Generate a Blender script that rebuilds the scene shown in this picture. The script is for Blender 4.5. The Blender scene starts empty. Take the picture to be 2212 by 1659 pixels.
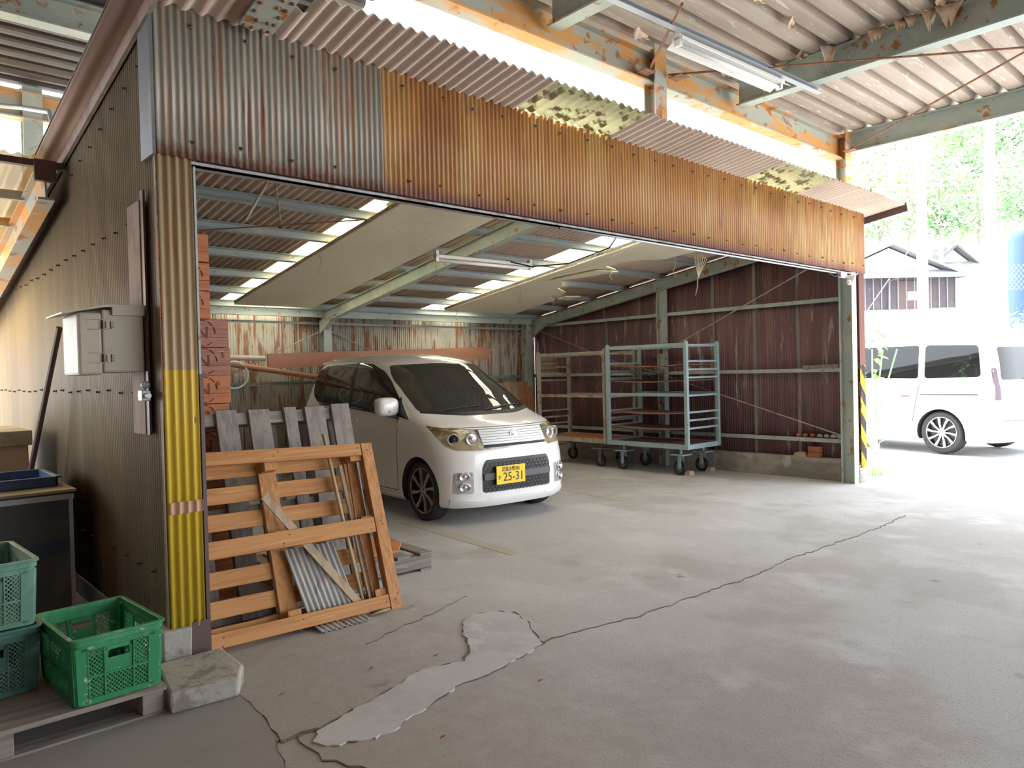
import bpy, bmesh, math, random
from math import pi, sin, cos, radians, sqrt
from mathutils import Vector, Matrix
from mathutils.bvhtree import BVHTree

random.seed(7)
S = bpy.context.scene
COL = S.collection

# ------------------------------------------------------------------ camera
W_, H_ = 2212, 1659
def _ray(px, py, f): return Vector((px - W_/2, -(py - H_/2), -f))
_a, _b = Vector((2865 - 1106, 762 - 829.5)), Vector((-330 - 1106, 840 - 829.5))
FOC = sqrt(-(_a.x*_b.x + _a.y*_b.y))
_X = _ray(2865, 762, FOC).normalized()
_Y = _ray(-330, 840, FOC); _Y = (_Y - _X*_X.dot(_Y)).normalized()
_Z = _X.cross(_Y)
cam = bpy.data.objects.new('camera', bpy.data.cameras.new('camera'))
cam.data.sensor_width = 36.0
cam.data.lens = FOC / W_ * 36.0
cam.data.clip_end = 600
cam.matrix_world = Matrix((_X, _Y, _Z)).to_4x4()
cam.location = (0, 0, 1.35)
COL.objects.link(cam)
S.camera = cam

# ------------------------------------------------------------------ light
wd = bpy.data.worlds.new('sky'); S.world = wd; wd.use_nodes = True
bg = wd.node_tree.nodes['Background']
bg.inputs[0].default_value = (0.89, 0.95, 1.04, 1)
bg.inputs[1].default_value = 5.4
sun = bpy.data.objects.new('sun', bpy.data.lights.new('sun', 'SUN'))
sun.data.energy = 26.0; sun.data.angle = radians(1.2); sun.data.color = (1.0, .98, .94)
sun.rotation_euler = Vector((.46*.58, .89*.58, 1.0)).to_track_quat('Z', 'Y').to_euler()
sun.location = (20, 30, 40)
COL.objects.link(sun)
S.view_settings.view_transform = 'Standard'
S.view_settings.look = 'None'
S.view_settings.exposure = 0.2
S.view_settings.gamma = 1.0
S.view_settings.use_curve_mapping = False
S.cycles.max_bounces = 14
S.cycles.diffuse_bounces = 8
S.cycles.glossy_bounces = 4
S.cycles.transmission_bounces = 8
S.cycles.transparent_max_bounces = 12
S.cycles.sample_clamp_indirect = 12
S.cycles.use_denoising = True

# ------------------------------------------------------------------ materials
def mat(name, base, layers=(), rough=.6, metal=0.0, bump=None, spec=.5, trans=0.0, alpha=1.0, coat=0.0, local=False, emit=None):
    m = bpy.data.materials.new(name); m.use_nodes = True
    nt = m.node_tree; N = nt.nodes; L = nt.links
    p = N['Principled BSDF']
    if local:
        tc = N.new('ShaderNodeTexCoord'); src = tc.outputs['Object']
    else:
        tc = N.new('ShaderNodeNewGeometry'); src = tc.outputs['Position']
    def fac(l):
        kind = l[4] if len(l) > 4 else 'noise'
        if kind in ('x', 'y', 'z'):
            s = N.new('ShaderNodeSeparateXYZ'); L.new(src, s.inputs[0]); o = s.outputs['xyz'.index(kind)]
            if l[1]:
                nz = N.new('ShaderNodeTexNoise'); mp = N.new('ShaderNodeMapping'); mp.inputs['Scale'].default_value = l[1]
                L.new(src, mp.inputs[0]); L.new(mp.outputs[0], nz.inputs['Vector'])
                ma = N.new('ShaderNodeMath'); ma.operation = 'MULTIPLY_ADD'; ma.inputs[1].default_value = l[5] if len(l) > 5 else .3
                L.new(nz.outputs[0], ma.inputs[0]); L.new(o, ma.inputs[2]); o = ma.outputs[0]
        elif kind == 'stripe':
            s = N.new('ShaderNodeSeparateXYZ'); L.new(src, s.inputs[0])
            a = N.new('ShaderNodeMath'); a.operation = 'MULTIPLY_ADD'; a.inputs[1].default_value = l[1][0]
            b = N.new('ShaderNodeMath'); b.operation = 'MULTIPLY'; b.inputs[1].default_value = l[1][2]
            L.new(s.outputs[2], b.inputs[0]); L.new(s.outputs[0], a.inputs[0]); L.new(b.outputs[0], a.inputs[2])
            c = N.new('ShaderNodeMath'); c.operation = 'FRACT'; L.new(a.outputs[0], c.inputs[0]); o = c.outputs[0]
        elif kind == 'voronoi':
            mp = N.new('ShaderNodeMapping'); mp.inputs['Scale'].default_value = l[1]; L.new(src, mp.inputs[0])
            v = N.new('ShaderNodeTexVoronoi'); L.new(mp.outputs[0], v.inputs['Vector']); v.inputs['Scale'].default_value = 1; o = v.outputs['Distance']
        else:
            mp = N.new('ShaderNodeMapping'); mp.inputs['Scale'].default_value = l[1]; L.new(src, mp.inputs[0])
            mp.inputs['Location'].default_value = (len(N)*1.7, len(N)*.9, len(N)*2.3)
            nz = N.new('ShaderNodeTexNoise'); nz.inputs['Scale'].default_value = 1
            nz.inputs['Detail'].default_value = l[5] if len(l) > 5 else 5
            nz.inputs['Roughness'].default_value = .62
            L.new(mp.outputs[0], nz.inputs['Vector']); o = nz.outputs[0]
        r = N.new('ShaderNodeMapRange'); r.interpolation_type = 'SMOOTHSTEP'
        r.inputs['From Min'].default_value = l[2]; r.inputs['From Max'].default_value = l[3]
        L.new(o, r.inputs['Value']); return r.outputs[0]
    cur = None
    for l in layers:
        mx = N.new('ShaderNodeMix'); mx.data_type = 'RGBA'
        if cur is None: mx.inputs[6].default_value = (*base, 1)
        else: L.new(cur, mx.inputs[6])
        mx.inputs[7].default_value = (*l[0], 1)
        L.new(fac(l), mx.inputs[0]); cur = mx.outputs[2]
    if cur is None: p.inputs['Base Color'].default_value = (*base, 1)
    else: L.new(cur, p.inputs['Base Color'])
    p.inputs['Roughness'].default_value = rough
    p.inputs['Metallic'].default_value = metal
    p.inputs['Specular IOR Level'].default_value = spec
    p.inputs['Transmission Weight'].default_value = trans
    p.inputs['Alpha'].default_value = alpha
    p.inputs['Coat Weight'].default_value = coat
    p.inputs['Coat Roughness'].default_value = .04
    if emit:
        p.inputs['Emission Color'].default_value = (*emit[0], 1); p.inputs['Emission Strength'].default_value = emit[1]
    if bump:
        mp = N.new('ShaderNodeMapping'); mp.inputs['Scale'].default_value = bump[0]; L.new(src, mp.inputs[0])
        nz = N.new('ShaderNodeTexNoise'); nz.inputs['Scale'].default_value = 1; nz.inputs['Detail'].default_value = 6
        L.new(mp.outputs[0], nz.inputs['Vector'])
        b = N.new('ShaderNodeBump'); b.inputs['Strength'].default_value = bump[1]; b.inputs['Distance'].default_value = bump[2] if len(bump) > 2 else .01
        L.new(nz.outputs[0], b.inputs['Height']); L.new(b.outputs[0], p.inputs['Normal'])
    return m

def translucent(name, col, clear, spots=None):
    m = bpy.data.materials.new(name); m.use_nodes = True
    nt = m.node_tree; N = nt.nodes; L = nt.links
    for n in list(N):
        if n.type != 'OUTPUT_MATERIAL': N.remove(n)
    out = N['Material Output']
    t = N.new('ShaderNodeBsdfTranslucent'); d = N.new('ShaderNodeBsdfDiffuse'); c = N.new('ShaderNodeBsdfTransparent')
    t.inputs[0].default_value = (*col, 1); d.inputs[0].default_value = (*col, 1)
    a = N.new('ShaderNodeMixShader'); a.inputs[0].default_value = .25; L.new(t.outputs[0], a.inputs[1]); L.new(d.outputs[0], a.inputs[2])
    b = N.new('ShaderNodeMixShader'); b.inputs[0].default_value = clear; L.new(a.outputs[0], b.inputs[1]); L.new(c.outputs[0], b.inputs[2])
    last = b.outputs[0]
    if spots:
        g = N.new('ShaderNodeNewGeometry'); mp = N.new('ShaderNodeMapping'); mp.inputs['Scale'].default_value = spots[1]
        L.new(g.outputs['Position'], mp.inputs[0]); nz = N.new('ShaderNodeTexNoise'); nz.inputs['Scale'].default_value = 1
        nz.inputs['Detail'].default_value = 5; L.new(mp.outputs[0], nz.inputs['Vector'])
        r = N.new('ShaderNodeMapRange'); r.inputs['From Min'].default_value = spots[2]; r.inputs['From Max'].default_value = spots[3]
        L.new(nz.outputs[0], r.inputs['Value'])
        d2 = N.new('ShaderNodeBsdfTranslucent'); d2.inputs[0].default_value = (*spots[0], 1)
        e = N.new('ShaderNodeBsdfDiffuse'); e.inputs[0].default_value = (*spots[0], 1)
        k = N.new('ShaderNodeMixShader'); k.inputs[0].default_value = .6; L.new(d2.outputs[0], k.inputs[1]); L.new(e.outputs[0], k.inputs[2])
        q = N.new('ShaderNodeMixShader'); L.new(r.outputs[0], q.inputs[0]); L.new(last, q.inputs[1]); L.new(k.outputs[0], q.inputs[2]); last = q.outputs[0]
    L.new(last, out.inputs[0])
    return m

RUST = (.30, .115, .035)
M = {}
M['concrete'] = mat('concrete', (.46, .45, .435), [
    ((.38, .36, .34), (.9, .9, 1), .48, .62), ((.52, .51, .50), (1.7, 1.2, 1), .52, .68),
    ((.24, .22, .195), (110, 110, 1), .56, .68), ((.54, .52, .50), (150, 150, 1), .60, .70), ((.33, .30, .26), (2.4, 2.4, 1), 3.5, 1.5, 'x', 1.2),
    ((.24, .215, .19), (3.2, 3.2, 1), .66, .76)], rough=.85, bump=((60, 60, 60), .35, .004))
M['asphalt'] = mat('asphalt', (.40, .40, .40), [((.28, .28, .28), (40, 40, 1), .5, .65), ((.5, .49, .47), (.5, .5, 1), .5, .6)], rough=.9)
M['patch'] = mat('patch_cement', (.51, .51, .505), [((.45, .445, .44), (4, 4, 1), .45, .62), ((.57, .57, .57), (9, 6, 1), .55, .66)], rough=.8, bump=((14, 14, 14), .3, .004))
M['slab'] = mat('slab_cement', (.28, .265, .245), [((.27, .25, .23), (2.5, 2.5, 1), .45, .6), ((.5, .48, .45), (70, 70, 1), .69, .74)], rough=.85)
M['crack'] = mat('crack_dirt', (.13, .11, .095), [((.2, .18, .15), (20, 20, 1), .5, .6)], rough=.95)
M['old_line'] = mat('worn_line', (.43, .38, .27), [((.42, .395, .36), (9, 9, 1), .4, .55)], rough=.9)
M['plinth'] = mat('plinth_concrete', (.36, .325, .28), [((.22, .20, .175), (1.3, 1.3, 2.5), .47, .6), ((.45, .42, .38), (3, 3, 3), .58, .7)], rough=.9, bump=((20, 20, 20), .3))
M['block'] = mat('block_concrete', (.37, .35, .31), [((.22, .2, .17), (9, 9, 9), .52, .66)], rough=.9, bump=((30, 30, 30), .5))
M['grey_iron'] = mat('galvanised_corrugated_iron', (.26, .25, .21), [
    ((.36, .34, .28), (3, 3, .3), .48, .62), ((.33, .20, .12), (22, 22, .9), .50, .63), ((.20, .09, .05), (34, 34, 1.4), .57, .68),
    ((.17, .075, .05), (30, 30, 6), 2.52, 2.44, 'z', .1)], rough=.55, metal=.15)
M['orange_iron'] = mat('rusted_orange_corrugated_iron', (.40, .195, .058), [
    ((.44, .27, .10), (2.2, 2.2, .5), .46, .62), ((.26, .11, .035), (1.5, 1.5, .8), .48, .66), ((.30, .12, .04), (40, 40, 1.2), .50, .66),
    ((.22, .10, .085), (5, 5, 1.2), .63, .70), ((.20, .085, .08), (45, 45, 8), 2.54, 2.42, 'z', .1)], rough=.6)
M['side_iron'] = mat('tan_corrugated_siding', (.185, .145, .085), [((.145, .115, .075), (1.2, 1.2, .2), .42, .6), ((.215, .17, .10), (1, 5, .2), .5, .68)], rough=.6)
M['back_iron'] = mat('streaked_back_iron', (.47, .44, .36), [((.36, .36, .32), (2, 2, .3), .45, .6), ((.30, .13, .06), (16, 16, 1.8), .52, .60), ((.20, .09, .06), (26, 26, 2.2), .57, .65)], rough=.6)
M['maroon_iron'] = mat('maroon_rusted_iron', (.175, .09, .095), [
    ((.23, .13, .11), (3, 10, .5), .47, .62), ((.34, .26, .2), (60, 60, 1.3), .60, .74),
    ((.36, .31, .28), (1, 11, 1.5), .60, .66)], rough=.65)
M['lap'] = mat('pale_lap_strip', (.21,.19,.18), [((.12,.07,.06),(3,12,1.5),.5,.6)], rough=.6)
M['slate_under'] = mat('brown_corrugated_roofing', (.55, .43, .345), [((.48, .365, .29), (1.2, .6, 1), .42, .64), ((.61, .48, .39), (.8, 1.2, 1), .55, .7), ((.48, .35, .28), (90, 90, 90), .6, .7)], rough=.8)
M['deck'] = mat('canopy_deck_lining', (.41, .345, .285), [((.34, .28, .225), (.5, 2.5, 2), .45, .62), ((.54, .50, .45), (4, 26, 20), .60, .64), ((.40, .29, .2), (6, 30, 20), .68, .72)], rough=.8, bump=((8, 40, 30), .4))
M['flake'] = mat('peeled_lining', (.62, .42, .26), [((.74, .64, .54), (6, 6, 6), .45, .6)], rough=.8)
M['old_top'] = mat('weathered_roof_top', (.17,.165,.155), [((.23,.22,.2),(2,2,2),.5,.6)], rough=.9)
M['shaded_deck'] = mat('shade_darkened_deck', (.045,.036,.03), [((.07,.055,.045),(.5,3,3),.5,.62)], rough=.6)  # deck colour darkened to stand in for shade over the shed corner
M['flashing'] = mat('slate_grey_flashing', (.11,.12,.13), [((.17,.16,.15),(5,5,5),.55,.65)], rough=.5)
M['header_grey'] = mat('dull_header_steel', (.36,.35,.34), [((.24,.16,.11),(7,7,7),.5,.62)], rough=.6)
M['green_steel'] = mat('pale_green_painted_steel', (.36, .42, .38), [((.43, .46, .40), (3, 3, 3), .48, .6), ((.36, .16, .05), (9, 9, 9), .58, .66), ((.2, .1, .05), (26, 26, 26), .66, .72)], rough=.55)
M['blue_steel'] = mat('grey_blue_purlin_steel', (.36, .41, .42), [((.42, .42, .36), (2, 2, 2), .5, .64), ((.30, .17, .1), (16, 16, 16), .62, .7)], rough=.55)
M['rust_steel'] = mat('rusted_green_steel', (.38, .40, .34), [((.60, .30, .09), (1.6, 3, 5), .44, .56), ((.36, .15, .05), (6, 6, 9), .56, .64), ((.62, .5, .42), (5, 5, 5), .66, .72)], rough=.65)
M['brace'] = mat('brace_rod', (.38, .36, .30), [((.3, .2, .13), (12, 12, 12), .5, .6)], rough=.5)
M['rust'] = mat('rust', (.27, .12, .06), [((.16, .08, .05), (20, 20, 20), .5, .6)], rough=.8)
M['dark_brown'] = mat('dark_brown_paint', (.10, .06, .055), [((.35, .4, .36), (6, 6, 6), .68, .70)], rough=.5)
M['yellow_clad'] = mat('yellow_over_cream_cladding', (.38, .28, .16), [
    ((.44, .34, .2), (20, 20, 1), .5, .65), ((.36, .20, .09), (16, 16, 2.2), .56, .68),
    ((.58, .40, .035), None, 1.402, 1.398, 'z'), ((.16, .10, .04), (12, 12, 5), .70, .73)], rough=.5)
M['hazard'] = mat('yellow_black_striped_cladding', (.78, .53, .05), [
    ((.05, .055, .06), (3.2, 0, 3.2), .52, .54, 'stripe'), ((.42, .2, .06), (10, 10, 4), .58, .64),
    ((.27, .13, .10), None, 1.33, 1.35, 'z'), ((.45, .3, .25), (50, 50, 1.5), .64, .72)], rough=.5)
M['orange_wood_x'] = mat('orange_pine', (.50, .235, .075), [((.41, .175, .05), (1.5, 40, 40), .45, .6), ((.58, .31, .12), (3, 60, 60), .56, .68), ((.30, .17, .10), (3, 16, 16), .64, .72)], rough=.7, bump=((4, 120, 120), .15))
M['orange_wood_z'] = mat('orange_pine_upright', (.49, .23, .075), [((.38, .165, .05), (40, 40, 1.5), .45, .6), ((.58, .31, .12), (60, 60, 3), .56, .68), ((.28, .17, .10), (16, 16, 3), .66, .74)], rough=.7, bump=((120, 120, 4), .15))
M['grey_wood'] = mat('weathered_grey_wood', (.27, .235, .205), [((.20, .175, .155), (30, 30, 1.5), .45, .6), ((.34, .30, .265), (40, 40, 3), .58, .7)], rough=.85)
M['grey_wood_x'] = mat('weathered_grey_wood_flat', (.27, .24, .20), [((.18, .16, .14), (1.5, 30, 30), .45, .6), ((.36, .33, .29), (3, 40, 40), .58, .7)], rough=.85)
M['pale_wood'] = mat('pale_timber', (.45, .34, .22), [((.34, .25, .16), (30, 30, 2), .45, .62)], rough=.8)
M['red_plank'] = mat('reddish_plank', (.42, .20, .12), [((.36, .17, .10), (1.2, 20, 30), .45, .6)], rough=.65)
M['board'] = mat('ceiling_board', (.74, .67, .50), [((.64, .58, .43), (.8, .5, 1), .45, .65), ((.80, .74, .58), (14, 5, 1), .6, .7)], rough=.85)
M['box_wood'] = mat('orange_box_wood', (.46, .155, .055), [((.36, .12, .05), (2, 30, 40), .45, .6), ((.55, .30, .2), (5, 20, 20), .64, .72)], rough=.7)
M['box_old'] = mat('faded_box_wood', (.36, .16, .11), [((.28, .12, .09), (2, 30, 40), .45, .6), ((.5, .33, .27), (5, 20, 20), .6, .7)], rough=.8)
M['ink'] = mat('stencil_ink', (.14, .05, .03), rough=.8)
M['green_plastic'] = mat('green_plastic', (.02, .21, .075), [((.04, .27, .11), (8, 8, 8), .5, .65), ((.40, .50, .42), (22, 22, 30), .60, .70)], rough=.45)
M['old_green_plastic'] = mat('faded_green_plastic', (.09, .22, .15), [((.13, .28, .20), (8, 8, 8), .5, .65), ((.36, .42, .37), (26, 26, 26), .66, .73)], rough=.55)
M['teal_plastic'] = mat('dark_teal_plastic', (.045, .15, .115), [((.08, .2, .15), (8, 8, 8), .5, .65), ((.3, .36, .33), (26, 26, 26), .66, .73)], rough=.55)
M['blue_plastic'] = mat('blue_plastic', (.04, .09, .22), [((.2, .25, .33), (20, 20, 20), .62, .7)], rough=.45)
M['dark_bin'] = mat('dark_bin', (.065, .07, .065), [((.03, .05, .09), (2, 2, 3), .5, .62), ((.11, .10, .085), (3, 3, 2), .56, .7)], rough=.5)
M['ply'] = mat('dusty_plywood', (.34, .30, .21), [((.26, .22, .15), (4, 4, 4), .45, .6)], rough=.85)
M['card'] = mat('brown_carton', (.40, .30, .20), rough=.9)
M['cream_box'] = mat('cream_enclosure', (.42, .38, .28), [((.36, .32, .25), (8, 8, 8), .55, .7)], rough=.45)
M['dark_mark'] = mat('brown_print', (.12, .07, .05), rough=.6)
M['backing'] = mat('mauve_backing_board', (.27, .20, .17), [((.2, .14, .11), (8, 8, 3), .5, .6)], rough=.8)
M['white_tube'] = mat('fluorescent_tube', (.85, .85, .85), rough=.2)
M['white_enamel'] = mat('white_enamel', (.72, .71, .68), [((.5, .42, .33), (12, 12, 12), .62, .7)], rough=.35)
M['grey_steel'] = mat('grey_conduit', (.42, .45, .48), rough=.4, metal=.3)
M['old_rope'] = mat('straw_rope', (.45, .36, .22), rough=.9)
M['black'] = mat('black_rubber_cable', (.02, .02, .02), rough=.6)
M['pvc'] = mat('grey_pvc', (.5, .43, .33), rough=.5)
M['teal_paint'] = mat('teal_painted_steel', (.32, .43, .45), [((.36, .46, .47), (5, 5, 5), .5, .66), ((.26, .14, .08), (18, 18, 18), .64, .7)], rough=.45)
M['rusty_paint'] = mat('rusty_painted_frame', (.38, .36, .29), [((.32, .17, .09), (7, 7, 7), .48, .6)], rough=.6)
M['tray_rust'] = mat('brown_tray_shelf', (.24, .115, .08), [((.33, .19, .14), (10, 10, 10), .5, .65)], rough=.7)
M['orange_deck'] = mat('orange_deck_board', (.55, .215, .075), [((.42, .17, .07), (6, 2, 6), .5, .65)], rough=.7)
M['brick'] = mat('red_brick', (.34, .12, .07), [((.22, .09, .06), (20, 20, 20), .5, .65)], rough=.9)
M['caster_iron'] = mat('caster_iron', (.16, .17, .16), [((.22, .13, .08), (20, 20, 20), .5, .62)], rough=.6)
M['tyre'] = mat('tyre_rubber', (.035, .034, .033), rough=.75, local=True)
M['skylight'] = translucent('milky_skylight_sheet', (.94, .91, .80), .04, ((.22, .20, .10), (5, 2.2, 3), .62, .68))
M['old_skylight'] = translucent('mossy_translucent_sheet', (.80, .78, .58), .0, ((.40, .36, .22), (9, 16, 14), .52, .60))
M['poly'] = translucent('cream_translucent_sheet', (.86, .64, .30), .04)

# ------------------------------------------------------------------ mesh helpers
class MB:
    def __init__(s): s.bm = bmesh.new(); s.sm = False
    def _box(s, pts):
        v = [s.bm.verts.new(p) for p in pts]
        for f in ((0,3,2,1),(4,5,6,7),(0,1,5,4),(1,2,6,5),(2,3,7,6),(3,0,4,7)): s.bm.faces.new([v[i] for i in f])
    def box(s, x0, y0, z0, x1, y1, z1, mx=None):
        p = [Vector(q) for q in ((x0,y0,z0),(x1,y0,z0),(x1,y1,z0),(x0,y1,z0),(x0,y0,z1),(x1,y0,z1),(x1,y1,z1),(x0,y1,z1))]
        if mx: p = [mx @ q for q in p]
        s._box(p); return s
    def bar(s, p, q, w, h, up=(0,0,1)):
        p, q = Vector(p), Vector(q); d = (q-p).normalized(); u = Vector(up); u = (u - d*u.dot(d)).normalized(); r = d.cross(u)
        a, b = r*w/2, u*h/2
        s._box([p-a-b, p+a-b, q+a-b, q-a-b, p-a+b, p+a+b, q+a+b, q-a+b]); return s
    def ibeam(s, p, q, w, h, t=.012, up=(0,0,1)):
        p, q = Vector(p), Vector(q); d = (q-p).normalized(); u = Vector(up); u = (u - d*u.dot(d)).normalized()
        k = u*(h/2 - t/2)
        s.bar(p+k, q+k, w, t, u); s.bar(p-k, q-k, w, t, u); s.bar(p, q, t*.8, h-2*t, u); return s
    def channel(s, p, q, w, h, t=.006, up=(0,0,1), side=1):
        p, q = Vector(p), Vector(q); d = (q-p).normalized(); u = Vector(up); u = (u - d*u.dot(d)).normalized(); r = d.cross(u)*side
        k = u*(h/2 - t/2)
        s.bar(p+k, q+k, w, t, u); s.bar(p-k, q-k, w, t, u); s.bar(p-r*(w/2-t/2), q-r*(w/2-t/2), t, h-2*t, u); return s
    def tube(s, pts, r, n=8, closed=False):
        pts = [Vector(p) for p in pts]; rings = []; N = len(pts); prev = None
        for i, p in enumerate(pts):
            if closed: d = (pts[(i+1)%N]-pts[i-1]).normalized()
            else: d = (pts[min(i+1,N-1)]-pts[max(i-1,0)]).normalized()
            if prev is None:
                a = Vector((0,0,1)) if abs(d.z) < .9 else Vector((1,0,0)); u = (a-d*a.dot(d)).normalized()
            else: u = (prev-d*prev.dot(d)).normalized()
            prev = u; w = d.cross(u); rr = r[i] if isinstance(r, (list, tuple)) else r
            rings.append([s.bm.verts.new(p+u*cos(2*pi*k/n)*rr+w*sin(2*pi*k/n)*rr) for k in range(n)])
        m = N if closed else N-1
        for i in range(m):
            A, B = rings[i], rings[(i+1)%N]
            for k in range(n): s.bm.faces.new((A[k], A[(k+1)%n], B[(k+1)%n], B[k]))
        if not closed: s.bm.faces.new(rings[0][::-1]); s.bm.faces.new(rings[-1])
        return s
    def grid(s, f, us, vs, flip=False):
        R = [[s.bm.verts.new(f(u, v)) for v in vs] for u in us]
        for i in range(len(us)-1):
            for j in range(len(vs)-1):
                q = (R[i][j], R[i+1][j], R[i+1][j+1], R[i][j+1]); s.bm.faces.new(q[::-1] if flip else q)
        return s
    def prism(s, pts, vec, base=None):
        vec = Vector(vec); a = [s.bm.verts.new(Vector(p)) for p in pts]; b = [s.bm.verts.new(Vector(p)+vec) for p in pts]
        n = len(pts); s.bm.faces.new(a[::-1]); s.bm.faces.new(b)
        for i in range(n): s.bm.faces.new((a[i], a[(i+1)%n], b[(i+1)%n], b[i]))
        return s
    def lathe(s, prof, mx, n=24, caps=True):
        rings = [[s.bm.verts.new(mx @ Vector((r*cos(2*pi*k/n), r*sin(2*pi*k/n), z))) for k in range(n)] for r, z in prof]
        for A, B in zip(rings, rings[1:]):
            for k in range(n): s.bm.faces.new((A[k], A[(k+1)%n], B[(k+1)%n], B[k]))
        if caps: s.bm.faces.new(rings[0][::-1]); s.bm.faces.new(rings[-1])
        return s
    def ball(s, c, r, sc=(1,1,1), n=2):
        t = bmesh.ops.create_icosphere(s.bm, subdivisions=n, radius=r)
        for v in t['verts']: v.co = Vector((v.co.x*sc[0], v.co.y*sc[1], v.co.z*sc[2])) + Vector(c)
        return s
    def jitter(s, a):
        for v in s.bm.verts: v.co += Vector((random.uniform(-a,a), random.uniform(-a,a), random.uniform(-a,a)))
        return s

def mworld(o):
    m = o.matrix_basis.copy()
    while o.parent: o = o.parent; m = o.matrix_basis @ m
    return m
def props(o, label=None, cat=None, group=None, kind=None):
    if label: o['label'] = label
    if cat: o['category'] = cat
    if group: o['group'] = group
    if kind: o['kind'] = kind
    return o
def build(name, mb, m, parent=None, label=None, cat=None, group=None, kind=None, smooth=False, bevel=0, local=False, solid=0, flat_ok=True):
    bm = mb.bm
    bmesh.ops.recalc_face_normals(bm, faces=bm.faces) if not mb.sm else None
    o = bpy.data.objects.new(name, bpy.data.meshes.new(name))
    if parent is not None:
        o.parent = parent
        if not local: bmesh.ops.transform(bm, matrix=mworld(parent).inverted(), verts=bm.verts)
    elif not local:
        xs = [v.co.x for v in bm.verts]; ys = [v.co.y for v in bm.verts]; zs = [v.co.z for v in bm.verts]
        c = Vector(((min(xs)+max(xs))/2, (min(ys)+max(ys))/2, min(zs)))
        bmesh.ops.translate(bm, vec=-c, verts=bm.verts); o.location = c
    bm.to_mesh(o.data); bm.free()
    if smooth:
        for p in o.data.polygons: p.use_smooth = True
        if smooth == 'auto':
            try: o.data.set_sharp_from_angle(angle=radians(40))
            except Exception: pass
    o.data.materials.append(m)
    COL.objects.link(o)
    if solid:
        k = o.modifiers.new('thickness', 'SOLIDIFY'); k.thickness = solid; k.offset = 0
    if bevel:
        b = o.modifiers.new('edge', 'BEVEL'); b.width = bevel; b.segments = 2; b.limit_method = 'ANGLE'
    return props(o, label, cat, group, kind)
def empty(name, loc, label, cat, group=None, rz=0):
    o = bpy.data.objects.new(name, None); o.location = loc; o.rotation_euler = (0, 0, rz); o.empty_display_size = .1
    COL.objects.link(o); return props(o, label, cat, group)
def copy_tree(o, parent=None):
    c = o.copy(); COL.objects.link(c); c.parent = parent
    for ch in [k for k in bpy.data.objects if k.parent == o]: copy_tree(ch, c)
    return c
def text_mesh(body, size, depth=.0015, align='CENTER'):
    cu = bpy.data.curves.new('txt', 'FONT'); cu.body = body; cu.size = size; cu.extrude = depth
    cu.align_x = align; cu.align_y = 'CENTER'; cu.resolution_u = 3
    o = bpy.data.objects.new('txt', cu); COL.objects.link(o)
    dg = bpy.context.evaluated_depsgraph_get(); me = bpy.data.meshes.new_from_object(o.evaluated_get(dg))
    bpy.data.objects.remove(o); bpy.data.curves.remove(cu)
    mb = MB(); mb.bm.from_mesh(me); bpy.data.meshes.remove(me); return mb
def frange(a, b, n): return [a+(b-a)*i/(n-1) for i in range(n)]
def corr(mb, o, u, v, n, L, b0, b1, pitch, amp, nv=2, spp=8, phase=0):
    o, u, v, n = Vector(o), Vector(u), Vector(v), Vector(n)
    us = frange(0, L, max(2, int(L/pitch*spp)+1)); f0 = b0 if callable(b0) else (lambda a: b0); f1 = b1 if callable(b1) else (lambda a: b1)
    mb.grid(lambda a, t: o+u*a+v*(f0(a)+(f1(a)-f0(a))*t)+n*amp*sin(2*pi*a/pitch+phase), us, frange(0, 1, nv)); return mb
# ------------------------------------------------------------------ ground
def RZ(y): return 3.615 - .15*y           # middle plane of the shed roof
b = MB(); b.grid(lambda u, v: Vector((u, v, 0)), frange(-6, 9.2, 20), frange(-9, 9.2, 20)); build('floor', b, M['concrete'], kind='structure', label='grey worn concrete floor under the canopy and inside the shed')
def outz(x, y):
    D = .67*x + .74*y
    t = max(0, D-17); z = 0
    if D > 17: z = min(2.5, (D-17)*.17)
    if D > 38: z += (D-38)*.5
    return z - .012
b = MB(); b.grid(lambda u, v: Vector((u, v, outz(u, v))), frange(8.6, 150, 80), frange(-60, 130, 100)); build('ground', b, M['asphalt'], kind='structure', label='sunlit road and rising bank outside the shed', smooth=True)
b = MB(); b.box(-6, -9.2, -.02, 8.6, -60, -.012); b.box(-60, -60, -.02, -6, 130, -.012); b.box(-6, 9.2, -.02, 8.6, 130, -.012)
build('ground_yard', b, M['asphalt'], kind='structure', label='yard ground around the canopy')
def flat(name, pts, z, m, label, h=.004):
    b = MB(); b.prism([(x, y, 0) for x, y in pts], (0, 0, h+z)); return build(name, b, m, kind='structure', label=label)
P = [(1.29,2.59),(1.25,2.52),(1.28,2.44),(1.36,2.41),(1.43,2.385),(1.50,2.38),(1.60,2.43),(1.70,2.44),(1.83,2.50),(1.95,2.53),(2.08,2.525),(2.20,2.54),(2.34,2.56),(2.53,2.62),(2.60,2.76),(2.69,2.89),(2.71,2.98),(2.74,3.06),(2.70,3.13),(2.61,3.19),(2.52,3.19),(2.44,3.15),(2.36,3.03),(2.27,2.89),(2.20,2.78),(2.10,2.72),(2.0,2.76),(1.87,2.77),(1.77,2.72),(1.65,2.68),(1.53,2.66),(1.42,2.62)]
Q = []
for i, (x, y) in enumerate(P):
    x2, y2 = P[(i+1)%len(P)]
    for t in (0, .33, .66): Q.append((x+(x2-x)*t+random.uniform(-.012,.012), y+(y2-y)*t+random.uniform(-.012,.012)))
cxp, cyp = 2.0, 2.7
flat('cement_patch', Q, 0, M['patch'], 'smooth pale cement patch in the rough floor', .005)
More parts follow.
